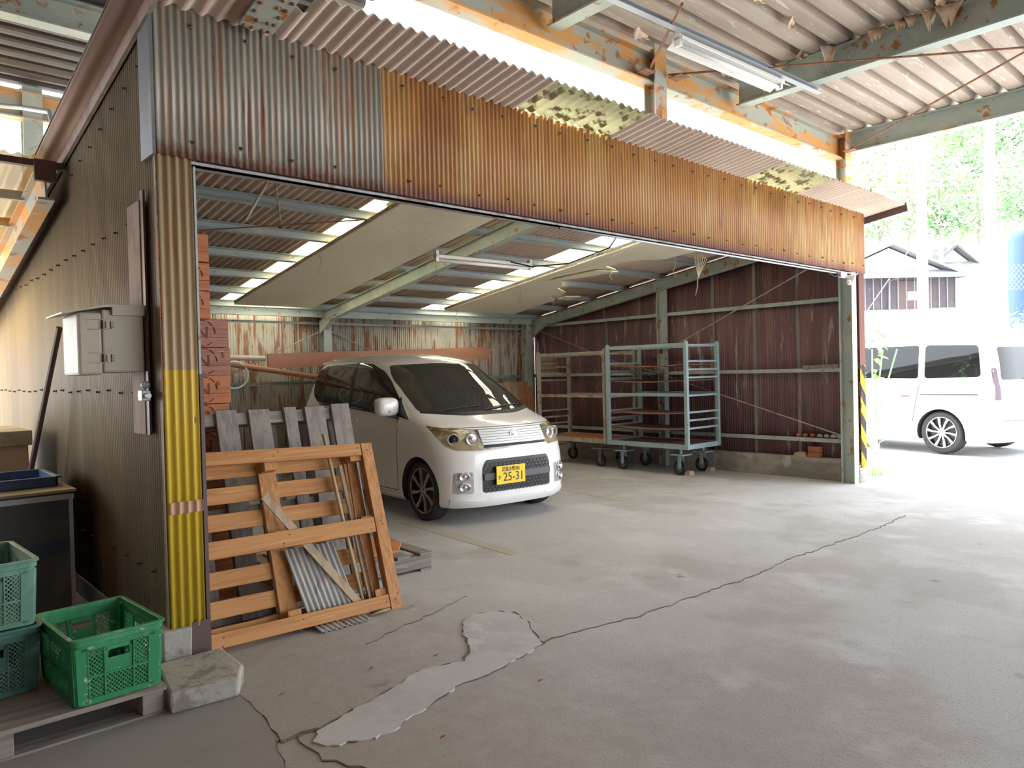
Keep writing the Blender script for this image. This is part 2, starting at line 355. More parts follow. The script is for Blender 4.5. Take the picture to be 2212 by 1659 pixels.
flat('floor_slab', [(-3,-4),(-.6,-4),(.75,1.2),(1.02,2.2),(1.09,2.42),(1.15,2.63),(1.18,2.78),(1.20,2.90),(1.21,3.05),(1.20,3.5),(-3,3.5)], 0, M['slab'], 'smoother darker concrete apron beside the crates', .003)
def crack(pts, w, label):
    b = MB(); R = []
    fine = []
    for (x, y), (x2, y2) in zip(pts, pts[1:]):
        n = max(2, int(sqrt((x2-x)**2+(y2-y)**2)/.05))
        for k in range(n): fine.append((x+(x2-x)*k/n+random.uniform(-.014,.014), y+(y2-y)*k/n+random.uniform(-.014,.014)))
    fine.append(pts[-1])
    A = []
    for i, (x, y) in enumerate(fine):
        ww = w*random.uniform(.35, 1.2); A.append((b.bm.verts.new((x, y-ww/2, .0042)), b.bm.verts.new((x+ww*.3, y+ww/2, .0042)), b.bm.verts.new((x+ww*.3, y+ww/2, 0)), b.bm.verts.new((x, y-ww/2, 0))))
    for p, q in zip(A, A[1:]):
        for k in range(4): b.bm.faces.new((p[k], p[(k+1)%4], q[(k+1)%4], q[k]))
    build('floor_crack', b, M['crack'], kind='structure', label=label)
crack([(2.55,2.63),(2.77,2.60),(3.14,2.53),(3.67,2.51),(4.37,2.48),(4.8,2.52),(5.19,2.50),(6.27,2.47),(6.9,2.5)], .009, 'long crack running across the floor from the cement patch')
crack(P+P[:1], .007, 'thin broken edge around the cement patch')
crack([(1.29,2.59),(1.17,2.61),(1.14,2.62)], .02, 'short crack joining the cement patch to the apron')
crack([(1.22,2.60),(1.21,2.38),(1.28,2.24),(1.33,2.1)], .008, 'fine crack beside the cement patch corner')
crack([(1.21,3.2),(1.20,2.90),(1.15,2.63),(1.09,2.42),(1.02,2.2)], .012, 'joint between apron and rough floor')
crack([(1.9,3.25),(2.3,3.36),(2.75,3.5)], .004, 'thin crack in front of the orange pallet frame')
flat('floor_marking', [(3.60,4.05),(3.72,4.05),(3.84,5.7),(3.72,5.7)], 0, M['old_line'], 'worn yellowish parking line beside the white car', .002)
flat('floor_marking', [(5.9,4.9),(6.0,4.9),(6.1,6.0),(6.0,6.0)], 0, M['old_line'], 'worn yellowish parking line in front of the trolleys', .002)

# ------------------------------------------------------------------ shed walls
def iron(name, o, u, v, n, L, b0, b1, m, label, pitch=.034, amp=.005, parent=None, **k):
    b = MB(); b.sm = True; corr(b, o, u, v, n, L, b0, b1, pitch, amp, **k)
    return build(name, b, m, parent, kind='structure' if parent is None else None, label=label, smooth=True, solid=.0012)
iron('wall_back', (1.07,8.96,0), (1,0,0), (0,0,1), (0,-1,0), 7.55, .25, 2.27, M['back_iron'], 'back wall of rust-streaked corrugated iron')
iron('wall_right', (8.62,3.60,0), (0,1,0), (0,0,1), (-1,0,0), 5.36, .25, lambda a: RZ(3.6+a)-.02, M['maroon_iron'], 'side wall of dark maroon rusted corrugated iron')
iron('wall_left', (1.07,3.58,0), (0,1,0), (0,0,1), (-1,0,0), 5.38, .12, lambda a: RZ(3.58+a)-.02, M['side_iron'], 'tan corrugated outer side wall of the shed', amp=.0035)
b = MB(); b.box(8.50,3.70,0,8.66,8.9,.25); b.box(1.15,8.88,0,8.66,9.04,.25); build('baseboard_right', b, M['plinth'], kind='structure', label='low concrete kerb under the shed walls', bevel=.006)
b = MB(); b.box(1.062,3.70,0,1.16,9.0,.125); build('baseboard_left', b, M['plinth'], kind='structure', label='low concrete kerb under the tan side wall', bevel=.006)
for yy in (7.35, 6.72, 5.49, 4.89, 4.31):
    b = MB(); b.box(8.605, yy-.022, .25, 8.612, yy+.022, RZ(yy)-.06); build('trim_1', b, M['lap'], kind='structure', label='pale vertical lap strip on the maroon wall')
# front header cladding
def bolts(par, xs, zs, y):
    src = None
    for z in zs:
        for x in xs:
            xx = x+random.uniform(-.03,.03); zz = z+random.uniform(-.01,.01)
            if src is None:
                b = MB(); b.lathe([(.011,0),(.011,.003),(.005,.004),(.005,.016)], Matrix.Rotation(pi/2,4,'X'), 6)
                src = o = build('hook_bolt', b, M['dark_mark'], par, local=True)
            else: o = src.copy(); COL.objects.link(o); o.parent = par
            o.location = Vector((xx, y-.003, zz)) - par.location
def fascia(x0, x1, m, label, n):
    b = MB(); b.sm = True; corr(b, (x0,3.555,0), (1,0,0), (0,0,1), (0,-1,0), x1-x0, 2.385, 3.10, .034, .0045)
    o = build('wall_front', b, m, kind='structure', label=label, smooth=True, solid=.0012)
    step = .26
    bolts(o, [x0+.15+step*i for i in range(n)], (3.0, 2.47), 3.552); return o
fascia(1.07, 2.285, M['grey_iron'], 'grey galvanised corrugated header panel with rust streaks', 4)
fascia(2.275, 8.72, M['orange_iron'], 'orange rusted corrugated header panel over the shed opening', 25)
b = MB(); b.box(1.052,3.545,2.38,1.066,3.72,3.08); build('trim_2', b, M['flashing'], kind='structure', label='grey corner flashing at the end of the header')
# left jamb
b = MB(); b.sm = True; corr(b, (1.07,3.56,0), (1,0,0), (0,0,1), (0,-1,0), .155, .20, 2.385, .038, .007); build('trim_3', b, M['yellow_clad'], kind='structure', label='narrow corrugated post cladding painted yellow below and cream above', smooth=True, solid=.0012)
b = MB(); b.sm = True; corr(b, (1.066,3.56,0), (0,1,0), (0,0,1), (-1,0,0), .04, .20, 2.385, .038, .001); build('trim_4', b, M['side_iron'], kind='structure', label='corner return of the post cladding', smooth=True)
b = MB(); b.ibeam((1.19,3.65,.02), (1.19,3.65,2.9), .11, .13, .01, up=(1,0,0)); build('steel_column', b, M['green_steel'], kind='structure', label='pale green steel column behind the yellow cladding')
b = MB(); b.box(1.235,3.565,.02,1.252,3.60,1.38); build('trim_5', b, M['dark_brown'], kind='structure', label='dark brown painted edge of the yellow clad column')
b = MB(); b.box(1.03,3.53,0,1.15,3.72,.21); b.jitter(.006); build('trim_6', b, M['block'], kind='structure', label='broken concrete footing of the yellow clad column', bevel=.008)
b = MB(); b.box(1.152,3.555,0,1.245,3.62,.22); build('trim_7', b, M['dark_brown'], kind='structure', label='brown steel foot of the yellow clad column')
b = MB(); b.prism([(.93,3.13,0),(1.20,3.10,0),(1.26,3.22,0),(1.27,3.50,0),(.99,3.50,0)], (0,0,.09)); b.jitter(.006); build('concrete_step', b, M['block'], label='low broken concrete step at the foot of the yellow column', cat='step', bevel=.012)
b = MB(); b.sm = True; corr(b, (1.075,3.551,0), (1,0,0), (0,0,1), (0,-1,0), .155, .735, .79, .038, .0072); build('tape_band', b, mat('brown_tape', (.50,.30,.19), rough=.5), label='brown tape band around the yellow corrugated column', cat='tape', smooth=True)
# right jamb
b = MB(); b.sm = True; corr(b, (8.555,3.56,0), (1,0,0), (0,0,1), (0,-1,0), .15, .17, 2.385, .03, .007); build('trim_8', b, M['hazard'], kind='structure', label='narrow corrugated cladding with yellow and black hazard stripes', smooth=True, solid=.0012)
b = MB(); b.sm = True; corr(b, (8.705,3.56,0), (0,1,0), (0,0,1), (1,0,0), .2, .17, 2.385, .03, .004); build('trim_9', b, M['hazard'], kind='structure', label='side return of the hazard-striped cladding', smooth=True)
b = MB(); b.ibeam((8.445,3.64,.0), (8.445,3.64,2.9), .12, .15, .01, up=(0,1,0)); build('steel_column', b, M['green_steel'], kind='structure', label='pale green steel column behind the hazard-striped cladding')
b = MB(); b.box(8.52,3.56,0,8.70,3.74,.17); build('trim_10', b, M['block'], kind='structure', label='concrete footing under the hazard-striped cladding', bevel=.006)
# header channel
b = MB(); b.channel((1.2,3.62,2.41), (8.55,3.62,2.41), .09, .09); b.box(1.2,3.566,2.365,8.6,3.62,2.378); build('header_beam', b, M['header_grey'], kind='structure', label='steel header channel along the bottom of the corrugated panels')
b = MB(); b.box(1.2,3.6,3.0,8.6,3.64,3.05); build('header_rail', b, M['blue_steel'], kind='structure', label='upper rail behind the corrugated panels')
b = MB(); b.tube([(3.72,3.585,2.352),(4.7,3.585,2.352),(6.4,3.585,2.352),(8.3,3.585,2.352)], .009); build('conduit_pipe', b, M['grey_steel'], label='thin grey conduit under the orange header panel', cat='pipe', smooth=True)

# ------------------------------------------------------------------ shed roof
def roof_sheet(name, x0, x1, y0, y1, m, label, dz=0, kind='structure'):
    b = MB(); b.sm = True
    n = int(round((x1-x0)/.0765)); p = (x1-x0)/n
    corr(b, (x0, y0, RZ(y0)+dz), (1,0,0), (0,1,-.15), (0,.148,.989), x1-x0, 0, y1-y0, p, .0115, nv=3, phase=pi/2)
    return build(name, b, m, kind=kind, label=label, smooth=True, solid=.005)
SKY = [(3.30, 4.24), (6.16, 7.12)]
b = MB(); b.sm = True; b.grid(lambda u, v: Vector((u, v, RZ(v)+.03)), (.93,3.30), frange(3.3,9.1,4)); b.grid(lambda u, v: Vector((u, v, RZ(v)+.03)), (4.24,6.16), frange(3.35,9.1,4)); b.grid(lambda u, v: Vector((u, v, RZ(v)+.03)), (7.12,8.9), frange(3.35,9.1,4)); build('roof', b, M['old_top'], kind='structure', label='dark weathered top of the shed roof', solid=.004)
for x0, x1, l in ((.93,3.31,'near the yellow clad column'), (4.23,6.17,'between the two skylight strips'), (7.11,8.9,'over the maroon wall')):
    n = max(1, round((x1-x0)/.7))
    for i in range(n):
        a, c = x0+(x1-x0)*i/n, x0+(x1-x0)*(i+1)/n
        y0 = 3.17 if a > 1.6 else 3.30
        roof_sheet('ceiling', a-(.02 if i else 0), c, y0, 9.1, M['slate_under'], 'brown corrugated roofing sheet '+l, dz=.004*(i%2))
for i, (x0, x1) in enumerate(SKY):
    roof_sheet('window_%d'%(i+1), x0, x1, 3.56, 9.1, M['skylight'], 'milky translucent skylight strip in the shed roof', dz=-.002)
    roof_sheet('window_%d'%(i+3), x0, x1, 3.17, 3.565, M['old_skylight'], 'mossy yellow-green translucent sheet in the roof overhang', dz=-.002)
b = MB(); b.bar((8.9,3.15,RZ(3.15)-.035), (8.9,9.1,RZ(9.1)-.035), .03, .10); build('trim_11', b, M['dark_brown'], kind='structure', label='dark brown bargeboard at the end of the roof overhang')
b = MB(); b.bar((1.05,3.30,RZ(3.3)-.05), (1.05,9.1,RZ(9.1)-.05), .02, .07); build('trim_12', b, M['backing'], kind='structure', label='brown verge strip along the top of the tan side wall')
# joint cover strips of the overhang
for i, yy in enumerate((4.25, 4.9, 5.54, 6.2, 6.86, 7.5, 8.12, 8.72)):
    b = MB(); z = RZ(yy)-.052; b.channel((1.15,yy,z), (8.6,yy,z), .05, .075, .004, up=(0,.15,1)); build('roof_purlin', b, M['blue_steel'], kind='structure', label='grey-blue steel purlin under the corrugated roof')
for x, n in ((1.22,'beside the tan wall'), (4.66,'in the middle of the shed'), (8.45,'along the maroon wall')):
    b = MB(); b.ibeam((x,3.6,RZ(3.6)-.165), (x,8.85,RZ(8.85)-.165), .09, .14, .01, up=(0,.15,1)); b.prism([(x-.04,8.45,RZ(8.45)-.2),(x-.04,8.85,1.92),(x-.04,8.85,RZ(8.85)-.2)], (.08,0,0))
    build('roof_rafter', b, M['green_steel'], kind='structure', label='pale green steel rafter '+n)
for x, n in ((1.22,'in the corner by the orange boxes'), (4.69,'behind the white car'), (8.32,'in the corner behind the trolleys')):
    b = MB(); b.ibeam((x,8.83,.0), (x,8.83,2.2), .11, .13, .01, up=(0,1,0)); build('steel_column', b, M['green_steel'], kind='structure', label='pale green steel column '+n)
b = MB(); b.ibeam((8.47,6.22,.0), (8.47,6.22,RZ(6.22)-.2), .10, .11, .008, up=(0,1,0)); build('steel_column', b, M['green_steel'], kind='structure', label='pale green steel column half way along the maroon wall')
b = MB(); b.channel((1.2,8.80,2.185), (8.4,8.80,2.185), .07, .11, .008, side=-1); build('eave_beam', b, M['green_steel'], kind='structure', label='pale green eave beam along the back wall')
for z, h in ((2.06,.03), (1.285,.045), (.46,.045)):
    b = MB(); b.channel((1.15,8.90,z), (8.6,8.90,z), .05, h, .004); build('wall_girt', b, M['green_steel'], kind='structure', label='thin steel girt across the back wall, %s' % {2.06:'highest',1.285:'middle',.46:'lowest'}[z])
for z in (2.11, 1.29, .46):
    b = MB(); b.channel((8.555,3.7,z), (8.555,8.9,z), .05, .045, .004); build('wall_girt', b, M['green_steel'], kind='structure', label='thin steel girt along the maroon wall, %s' % {2.11:'highest',1.29:'middle',.46:'lowest'}[z])
def brace(p, q, label, r=.008, m='brace'):
    b = MB(); b.tube([p, q], r, 6); build('brace_rod', b, M[m], label=label, cat='brace', group='steel brace rods')
brace((3.2,8.86,1.30), (4.64,8.86,1.96), 'thin brace rod rising to the column behind the white car')
brace((4.74,8.86,1.98), (7.9,8.86,.6), 'thin brace rod falling behind the roof of the white car')
brace((8.26,8.86,2.02), (5.2,8.86,.7), 'thin brace rod falling from the corner column behind the trolleys')
brace((2.6,8.86,1.28), (4.64,8.86,.5), 'thin brace rod falling behind the dark leaning pallet')
brace((8.5,8.75,2.04), (8.5,6.3,1.20), 'thin brace rod on the maroon wall above the rusty trolley')
brace((8.5,4.0,2.55), (8.5,6.2,1.60), 'thin brace rod rising along the maroon wall to the roof')
brace((8.5,6.6,1.37), (8.5,3.72,.52), 'thin brace rod falling along the maroon wall to the hazard-striped post')
brace((1.5,6.2,2.46), (3.29,5.35,2.66), 'dark brace rod under the roof beside the near skylight strip', .006, 'rust')
brace((1.8,4.0,2.82), (2.75,5.9,2.66), 'pale rod dropping from the header to the ceiling board', .006)
brace((1.73,3.7,2.50), (1.64,3.95,2.22), 'short loose strap hanging behind the grey header panel', .008)
b = MB(); b.bar((8.54,4.22,1.327), (8.54,3.80,1.335), .03, .045); build('timber_offcut', b, M['grey_wood_x'], label='short grey timber lying on the middle girt of the maroon wall', cat='timber')

# ceiling boards hung under the skylights
def BZ(y): return RZ(y) - .135
b = MB(); pts = [(3.34,4.93),(4.32,4.93),(4.30,8.38),(3.32,8.40)]
b.prism([(x, y, BZ(y)) for x, y in pts], (0,0,-.012)); build('ceiling_board', b, M['board'], label='large intact pale board hung below the skylight strip', cat='board')
b = MB(); b.bar((3.35,4.93,BZ(4.93)+.02), (3.33,8.4,BZ(8.4)+.02), .018, .03); build('wood_batten', b, M['grey_wood'], label='dark batten along the edge of the intact ceiling board', cat='batten')
b = MB(); pts = [(6.42,4.93),(7.43,4.97),(7.34,5.32),(7.18,5.40),(7.02,5.46),(6.86,5.62),(6.80,5.80),(7.07,5.87),(6.95,6.0),(6.70,6.2),(6.72,6.45),(6.92,6.65),(7.0,6.8),(7.30,6.95),(7.40,7.12),(7.22,7.2),(7.50,7.35),(7.50,8.22),(6.20,8.24)]
b.prism([(x, y, BZ(y)) for x, y in pts], (0,0,-.014)); build('ceiling_board', b, M['board'], label='torn pale board hung below the far skylight strip', cat='board')
for pts, l in (([(7.10,5.86),(6.75,5.9),(6.5,6.4),(6.56,6.45),(6.9,6.1)], 'long torn strip curling off the far ceiling board'), ([(7.66,7.0),(7.40,7.05),(7.42,7.2),(7.62,7.2)], 'small torn scrap at the edge of the far ceiling board')):
    b = MB(); b.prism([(x, y, BZ(y)-.03-.06*(7.1-x)*0) for x, y in pts], (0,0,-.012)); build('board_scrap', b, M['board'], label=l, cat='board')
b = MB(); b.bar((6.42,4.93,BZ(4.93)+.02), (6.21,8.24,BZ(8.24)+.02), .018, .03); build('wood_batten', b, M['grey_wood'], label='dark batten along the edge of the torn ceiling board', cat='batten')
for x, y, l, n in ((7.35,5.2,.25,'longest string on the torn board, near the header'),(6.95,5.85,.14,'string at the curled strip of the torn board'),(7.4,7.3,.16,'string by the small torn scrap'),(3.5,8.0,.12,'string at the back end of the intact board'),(3.36,6.4,.2,'string half way along the intact board edge'),(6.5,7.0,.18,'string half way along the torn board edge'),(6.3,8.1,.15,'string at the back end of the torn board')):
    b = MB(); z = BZ(y)-.01; b.tube([(x,y,z),(x+.02,y,z-l*.4),(x-.015,y+.01,z-l*.7),(x+.02,y,z-l)], .004, 5); build('straw_string', b, M['old_rope'], label='frayed '+n, cat='string', group='strings under the ceiling boards')
b = MB()
for k in range(7): b.tube([(5.5+.012*k,3.66,2.40),(5.47+.03*k,3.66,2.30),(5.50+.01*k,3.66,2.19),(5.52,3.66,2.14)], .004, 5)
b.tube([(5.52,3.66,2.2),(5.50,3.66,2.05),(5.47,3.66,1.98)], .005, 5)
build('rope_bundle', b, M['old_rope'], label='bundle of straw rope hanging from the header over the opening', cat='rope', smooth=True)

# lamp inside the shed
def tube_lamp(p, q, label, dz=.03, reflector=False):
    p, q = Vector(p), Vector(q); t = empty('fluorescent_lamp', (p+q)/2, label, 'lamp')
    b = MB(); b.bar(p, q, .09 if reflector else .06, .03); build('lamp_body', b, M['white_enamel'], t, bevel=.004)
    d = (q-p).normalized()
    b = MB(); b.tube([p+d*.03-Vector((0,0,.035)), q-d*.03-Vector((0,0,.035))], .016, 12); build('tube', b, M['white_tube'], t, smooth=True, label='white glass tube')
    for e, s in ((p, 1), (q, -1)):
        b = MB(); b.bar(e, e+d*.03*s, .05, .10); build('tube_holder', b, M['white_enamel'], t)
    if reflector:
        for s in (-1, 1):
            n = Vector((-d.y, d.x, 0))*s; b = MB(); b.prism([p+n*.03-Vector((0,0,.012)), p+n*.09-Vector((0,0,.045)), p+n*.092-Vector((0,0,.043)), p+n*.032-Vector((0,0,.008))], q-p); build('reflector', b, M['white_enamel'], t)
    return t
tube_lamp((4.01,5.45,2.43), (5.16,5.39,2.43), 'bare fluorescent tube lamp under the shed roof')
b = MB(); b.tube([(4.85,5.42,2.455),(5.0,5.2,2.38),(5.25,4.95,2.40),(5.45,4.6,2.52),(5.55,4.35,2.86)], .007, 6); build('power_cable', b, M['black'], label='black cable looping from the shed lamp to the header', cat='cable', smooth=True)

# sensor light at the jamb
t = empty('sensor_light', (8.14,3.5,2.26), 'small white sensor light under the end of the orange header', 'lamp')
b = MB(); b.box(8.05,3.53,2.30,8.20,3.57,2.36); build('mount', b, M['white_enamel'], t, bevel=.004)
b = MB(); b.lathe([(.02,-.05),(.035,-.03),(.05,.03),(.052,.035)], Matrix.Translation((8.20,3.49,2.29)) @ Matrix.Rotation(radians(110),4,'X') @ Matrix.Rotation(radians(15),4,'Y'), 16); build('lamp_head', b, M['white_enamel'], t, smooth='auto')
b = MB(); b.ball((8.12,3.48,2.24), .03); build('sensor', b, M['white_enamel'], t, smooth=True)
b = MB(); b.tube([(8.05,3.55,2.33),(7.95,3.55,2.30),(7.85,3.58,2.34)], .005, 6); build('lead', b, M['black'], t)

# ------------------------------------------------------------------ canopy
def deck(x0, x1, y0, y1, label, m='deck'):
    b = MB(); p = .214; prof = [(0,.11),(.020,.11),(.046,.014),(.07,.002),(.12,-.003),(.165,.002),(.188,.014),(.214,.11)]
    ys = []; n = int((y1-y0)/p)
    for i in range(n): ys += [(y1-(i*p+a), h) for a, h in prof[:-1]]
    b.sm = True
    b.grid(lambda x, q: Vector((x, ys[int(q)][0], 3.975+ys[int(q)][1])), frange(x0, x1, 12), range(len(ys)))
    build('ceiling', b, M[m], kind='structure', label=label, solid=.004)
deck(-5, 8.62, -7.5, 4.05, 'ribbed canopy roof deck with peeling lining over the yard')
deck(-5, 2.81, 4.05, 7.75, 'ribbed canopy roof deck behind the shed corner', 'shaded_deck')
def ib(name, p, q, w, h, label, m='rust_steel', t=.014): b = MB(); b.ibeam(p, q, w, h, t); build(name, b, M[m], kind='structure', label=label)
ib('canopy_beam', (-5,3.68,3.775), (8.5,3.68,3.775), .13, .25, 'rusted orange canopy edge beam above the shed overhang')
for x, l in ((8.5,'at the open end of the canopy'), (6.15,'beside the fluorescent lamp'), (3.72,'at the top of the picture'), (1.2,'above the side wall')):
    ib('canopy_beam', (x,3.6,3.85), (x,-7.5,3.85), .12, .23, 'pale green rust-flecked canopy cross beam '+l, 'green_steel' if x > 3 else 'green_steel')
ib('canopy_beam', (-5,7.60,3.775), (2.75,7.60,3.775), .12, .24, 'rusted canopy edge beam seen over the shed corner')
ib('canopy_beam', (-5,5.75,3.85), (2.75,5.75,3.85), .12, .2, 'pale green canopy beam seen over the shed corner', 'green_steel')
ib('canopy_beam', (-5,-2.2,3.85), (8.5,-2.2,3.85), .12, .2, 'pale green canopy beam overhead', 'green_steel')
for x, y, z0, l in ((4.93,3.64,2.47,'rising behind the orange header'), (8.4,3.64,2.92,'at the end of the orange header'), (1.27,7.62,2.30,'behind the tan side wall')):
    b = MB(); b.ibeam((x,y,z0), (x,y,3.95), .15, .12, .012, up=(0,1,0)); build('canopy_post', b, M['rust_steel' if y < 5 else 'green_steel'], kind='structure', label='rusted steel canopy post '+l)
b = MB(); b.ibeam((1.52,3.50,3.19), (1.52,.3,3.77), .17, .30, .014)
o = build('riveted_girder', b, M['green_steel'], label='riveted steel girder resting on the grey header panel', cat='girder')
src = None
for k in range(22):
    for sx in (-.06, -.025, .025, .06):
        if random.random() < .15: continue
        if src is None:
            bb = MB(); bb.ball((0,0,0), .013, (1,1,.7), 1); src = r = build('rivet', bb, M['rust'], o, local=True, smooth=True)
        else: r = src.copy(); COL.objects.link(r); r.parent = o
        y = 3.46-.062*k; r.location = Vector((1.52+sx+random.uniform(-.006,.006), y, 3.19+(3.5-y)*.18-.155)) - o.location
    if k > 20: break
for p, q, l in (((4.06,2.77,3.70),(4.80,3.62,3.70),'rusty tie rod reaching the canopy post from the near beam'), ((4.98,3.55,3.72),(8.4,-.5,3.72),'rusty tie rod running across under the green canopy beams'),
                ((8.30,3.55,3.72),(4.5,-1.5,3.72),'rusty tie rod running from the canopy corner')):
    b = MB(); b.tube([p, q], .009, 6); build('tie_rod', b, M['rust'], label=l, cat='rod')
for p in ((4.72,3.58,3.68,'on the near side of the middle canopy post'), (5.06,3.5,3.70,'on the far side of the middle canopy post'), (8.26,3.5,3.70,'at the far canopy corner')):
    b = MB(); b.box(p[0]-.06,p[1]-.06,p[2],p[0]+.06,p[1]+.06,p[2]+.008); build('gusset_plate', b, M['rust'], label='rusty gusset plate '+p[3], cat='plate', group='gusset plates')
b = MB(); b.channel((2.4,3.08,3.715), (6.28,2.91,3.70), .05, .035, .004); build('lamp_rail', b, M['grey_steel'], label='grey lamp rail hung under the canopy beams', cat='rail')
tube_lamp((4.38,3.04,3.66), (5.72,2.98,3.655), 'white fluorescent lamp with reflector under the canopy', reflector=True)
# peeling flakes
for i in range(26):
    if i < 12: x, y = 6.15+random.choice((-.08,.075)), 3.3-.22*i*.62+random.uniform(-.05,.05)
    else: x, y = random.uniform(4.3,6.05), 3.55-.214*random.randint(0,9)+random.uniform(-.02,.02)
    w, h = random.uniform(.05,.11), random.uniform(.06,.2) if i < 12 else random.uniform(.03,.08); a = random.uniform(-.6,.6); cz = random.uniform(.02,.06)
    if i < 12: vx, vy = cos(pi/2+a*.5), sin(pi/2+a*.5)
    else: vx, vy = cos(a*.4), sin(a*.4)
    b = MB(); b.sm = True
    b.grid(lambda u, v: Vector((x+vx*w*u*(1-.5*v)*1.3+ -vy*cz*sin(v*2.5+u), y+vy*w*u*(1-.5*v)+vx*cz*sin(v*2.5+u), 3.985-h*v*(1+.25*sin(u*7+i)))), frange(-1,1,7), frange(0,1,6))
    build('lining_flake', b, M['flake'], label='brown flake of peeled lining hanging from the canopy deck' , cat='flake', group='peeling flakes under the canopy', smooth=True, solid=.002)

# lean-to beyond the side wall
b = MB(); b.sm = True; corr(b, (-3,5.36,2.765), (1,0,0), (0,1,-.155), (0,.16,.98), 3.95, 0, 3.7, .076, .011); build('ceiling', b, M['poly'], kind='structure', label='translucent lean-to roof beyond the tan side wall', smooth=True)
for yy in (5.9, 6.45, 7.0, 7.6, 8.2):
    b = MB(); z = 2.765-.155*(yy-5.36)-.06; b.bar((-3,yy,z), (.92,yy,z), .04, .06); build('lean_to_purlin', b, M['rust_steel'], kind='structure', label='thin rusted purlin under the translucent lean-to roof')
ib('lean_to_rafter', (.95,5.33,2.60), (.95,9.0,1.98), .09, .22, 'rusted rafter of the lean-to beside the tan side wall')
b = MB(); b.bar((-3,5.33,2.71), (1.05,5.33,2.71), .05, .04); b.box(.885,5.28,2.60,1.0,5.32,2.73); build('lean_to_rail', b, M['dark_brown'], kind='structure', label='dark edge rail and bracket of the lean-to')
b = MB(); b.tube([(-1.2,7.3,3.6),(.6,7.3,3.6),(1.1,7.0,3.57),(1.22,6.6,3.45),(1.22,6.45,3.25),(1.22,6.45,2.7)], .02, 8); build('conduit_bend', b, M['grey_steel'], label='grey conduit bending down above the tan side wall', cat='pipe', smooth=True)

# unseen walls added beside and behind the camera to shade the left side
b = MB(); b.box(-1.4,-7.5,0,-1.3,5.2,3.97); build('shade_wall_left', b, M['maroon_iron'], kind='structure', label='unseen dark wall added to keep light off the tan side wall')
b = MB(); b.box(-1.4,-7.6,0,3.6,-7.5,3.97); build('shade_wall_behind', b, M['maroon_iron'], kind='structure', label='unseen dark wall added behind the yard to cut the light')
# ------------------------------------------------------------------ things on the tan wall
wl = bpy.data.objects['wall_left']; src = None
for row in range(4):
    for k in range(22):
        y = 3.75+.235*k
        z = (2.13, 1.30, .44, RZ(y)-.22)[row] + random.uniform(-.008,.008)
        if src is None:
            b = MB(); b.lathe([(.010,0),(.010,.003),(.005,.004),(.005,.02)], Matrix.Rotation(-pi/2,4,'Y'), 6); src = o = build('hook_bolt', b, M['dark_mark'], wl, local=True)
        else: o = src.copy(); COL.objects.link(o); o.parent = wl
        o.location = Vector((1.066, y, z)) - wl.location
b = MB(); b.box(1.035,3.72,1.10,1.062,3.92,2.20); b.bm.verts.ensure_lookup_table(); build('backing_board', b, M['backing'], label='narrow mauve-brown backing board behind the cream meter box', cat='board', bevel=.003)
b = MB(); b.box(1.04,3.675,1.10,1.05,3.72,2.24); build('mounting_strip', b, M['dark_brown'], label='dark steel strip beside the mauve-brown backing board', cat='strip')
t = empty('meter_box', (.9,3.84,1.40), 'cream plastic meter box with a sloping lid on the tan wall', 'box')
b = MB(); b.box(.86,3.70,1.395,1.035,3.98,1.68); build('body', b, M['cream_box'], t, bevel=.008)
b = MB(); b.box(.76,3.69,1.385,.857,3.99,1.665); build('door', b, M['cream_box'], t, bevel=.012)
b = MB(); b.prism([(1.04,3.68,1.695),(.87,3.68,1.69),(.70,3.68,1.655),(.70,3.68,1.662),(.87,3.68,1.70),(1.04,3.68,1.705)], (0,.34,0)); b.box(.90,3.682,1.655,1.035,3.70,1.695); build('hood', b, M['cream_box'], t)
for z in (1.61, 1.46):
    b = MB(); b.box(.80,3.683,z+.022,.875,3.69,z+.025); b.box(.80,3.683,z-.022,.875,3.69,z-.019); b.box(.86,3.675,z-.018,.885,3.695,z+.018); b.box(.895,3.688,z-.018,.899,3.70,z+.018); l = build('latch', b, M['cream_box'], t, bevel=.001)
    b = MB(); b.box(.8655,3.6725,z-.015,.872,3.6755,z+.015); build('latch_pin', b, M['dark_mark'], l); b = MB()
    for k in range(3): b.box(.902+0,3.6985,z-.013+.011*k,.908,3.6995,z-.009+.011*k)
    build('latch_ribs', b, M['dark_mark'], l)
t = empty('pipe_clamp', (1.02,3.68,1.28), 'galvanised pipe clamp bolted below the cream meter box', 'clamp')
b = MB(); b.tube([(1.02,3.60,1.285),(1.02,3.74,1.285)], .012, 8); build('bolt', b, M['grey_steel'], t)
b = MB(); b.box(1.0,3.64,1.26,1.04,3.70,1.31); b.ball((1.02,3.65,1.335), .02); build('bracket', b, M['grey_steel'], t, bevel=.004)

# ------------------------------------------------------------------ crates
def lattice(b, fu, u0, u1, z0, z1, th, sp=.017):
    # diamond bars in a rectangle; fu(u,z,off)->point
    w, h = u1-u0, z1-z0
    for sgn in (1, -1):
        k = -h
        while k < w+h:
            # line u = k + s*z' ; z' in 0..h
            pts = []
            for zz in (0, h): pts.append((k+zz if sgn > 0 else k+h-zz-0, zz))
            (ua, za), (ub, zb) = pts; 
            def clip(ua, za, ub, zb):
                if ua > ub: ua, za, ub, zb = ub, zb, ua, za
                if ub <= 0 or ua >= w: return None
                s = (zb-za)/(ub-ua)
                if ua < 0: za -= s*ua; ua = 0
                if ub > w: zb -= s*(ub-w); ub = w
                return ua, za, ub, zb
            c = clip(ua, za, ub, zb)
            if c and c[2]-c[0] > .002:
                p, q = fu(u0+c[0], z0+c[1]), fu(u0+c[2], z0+c[3]); b.bar(p, q, .0035, .0035)
            k += sp
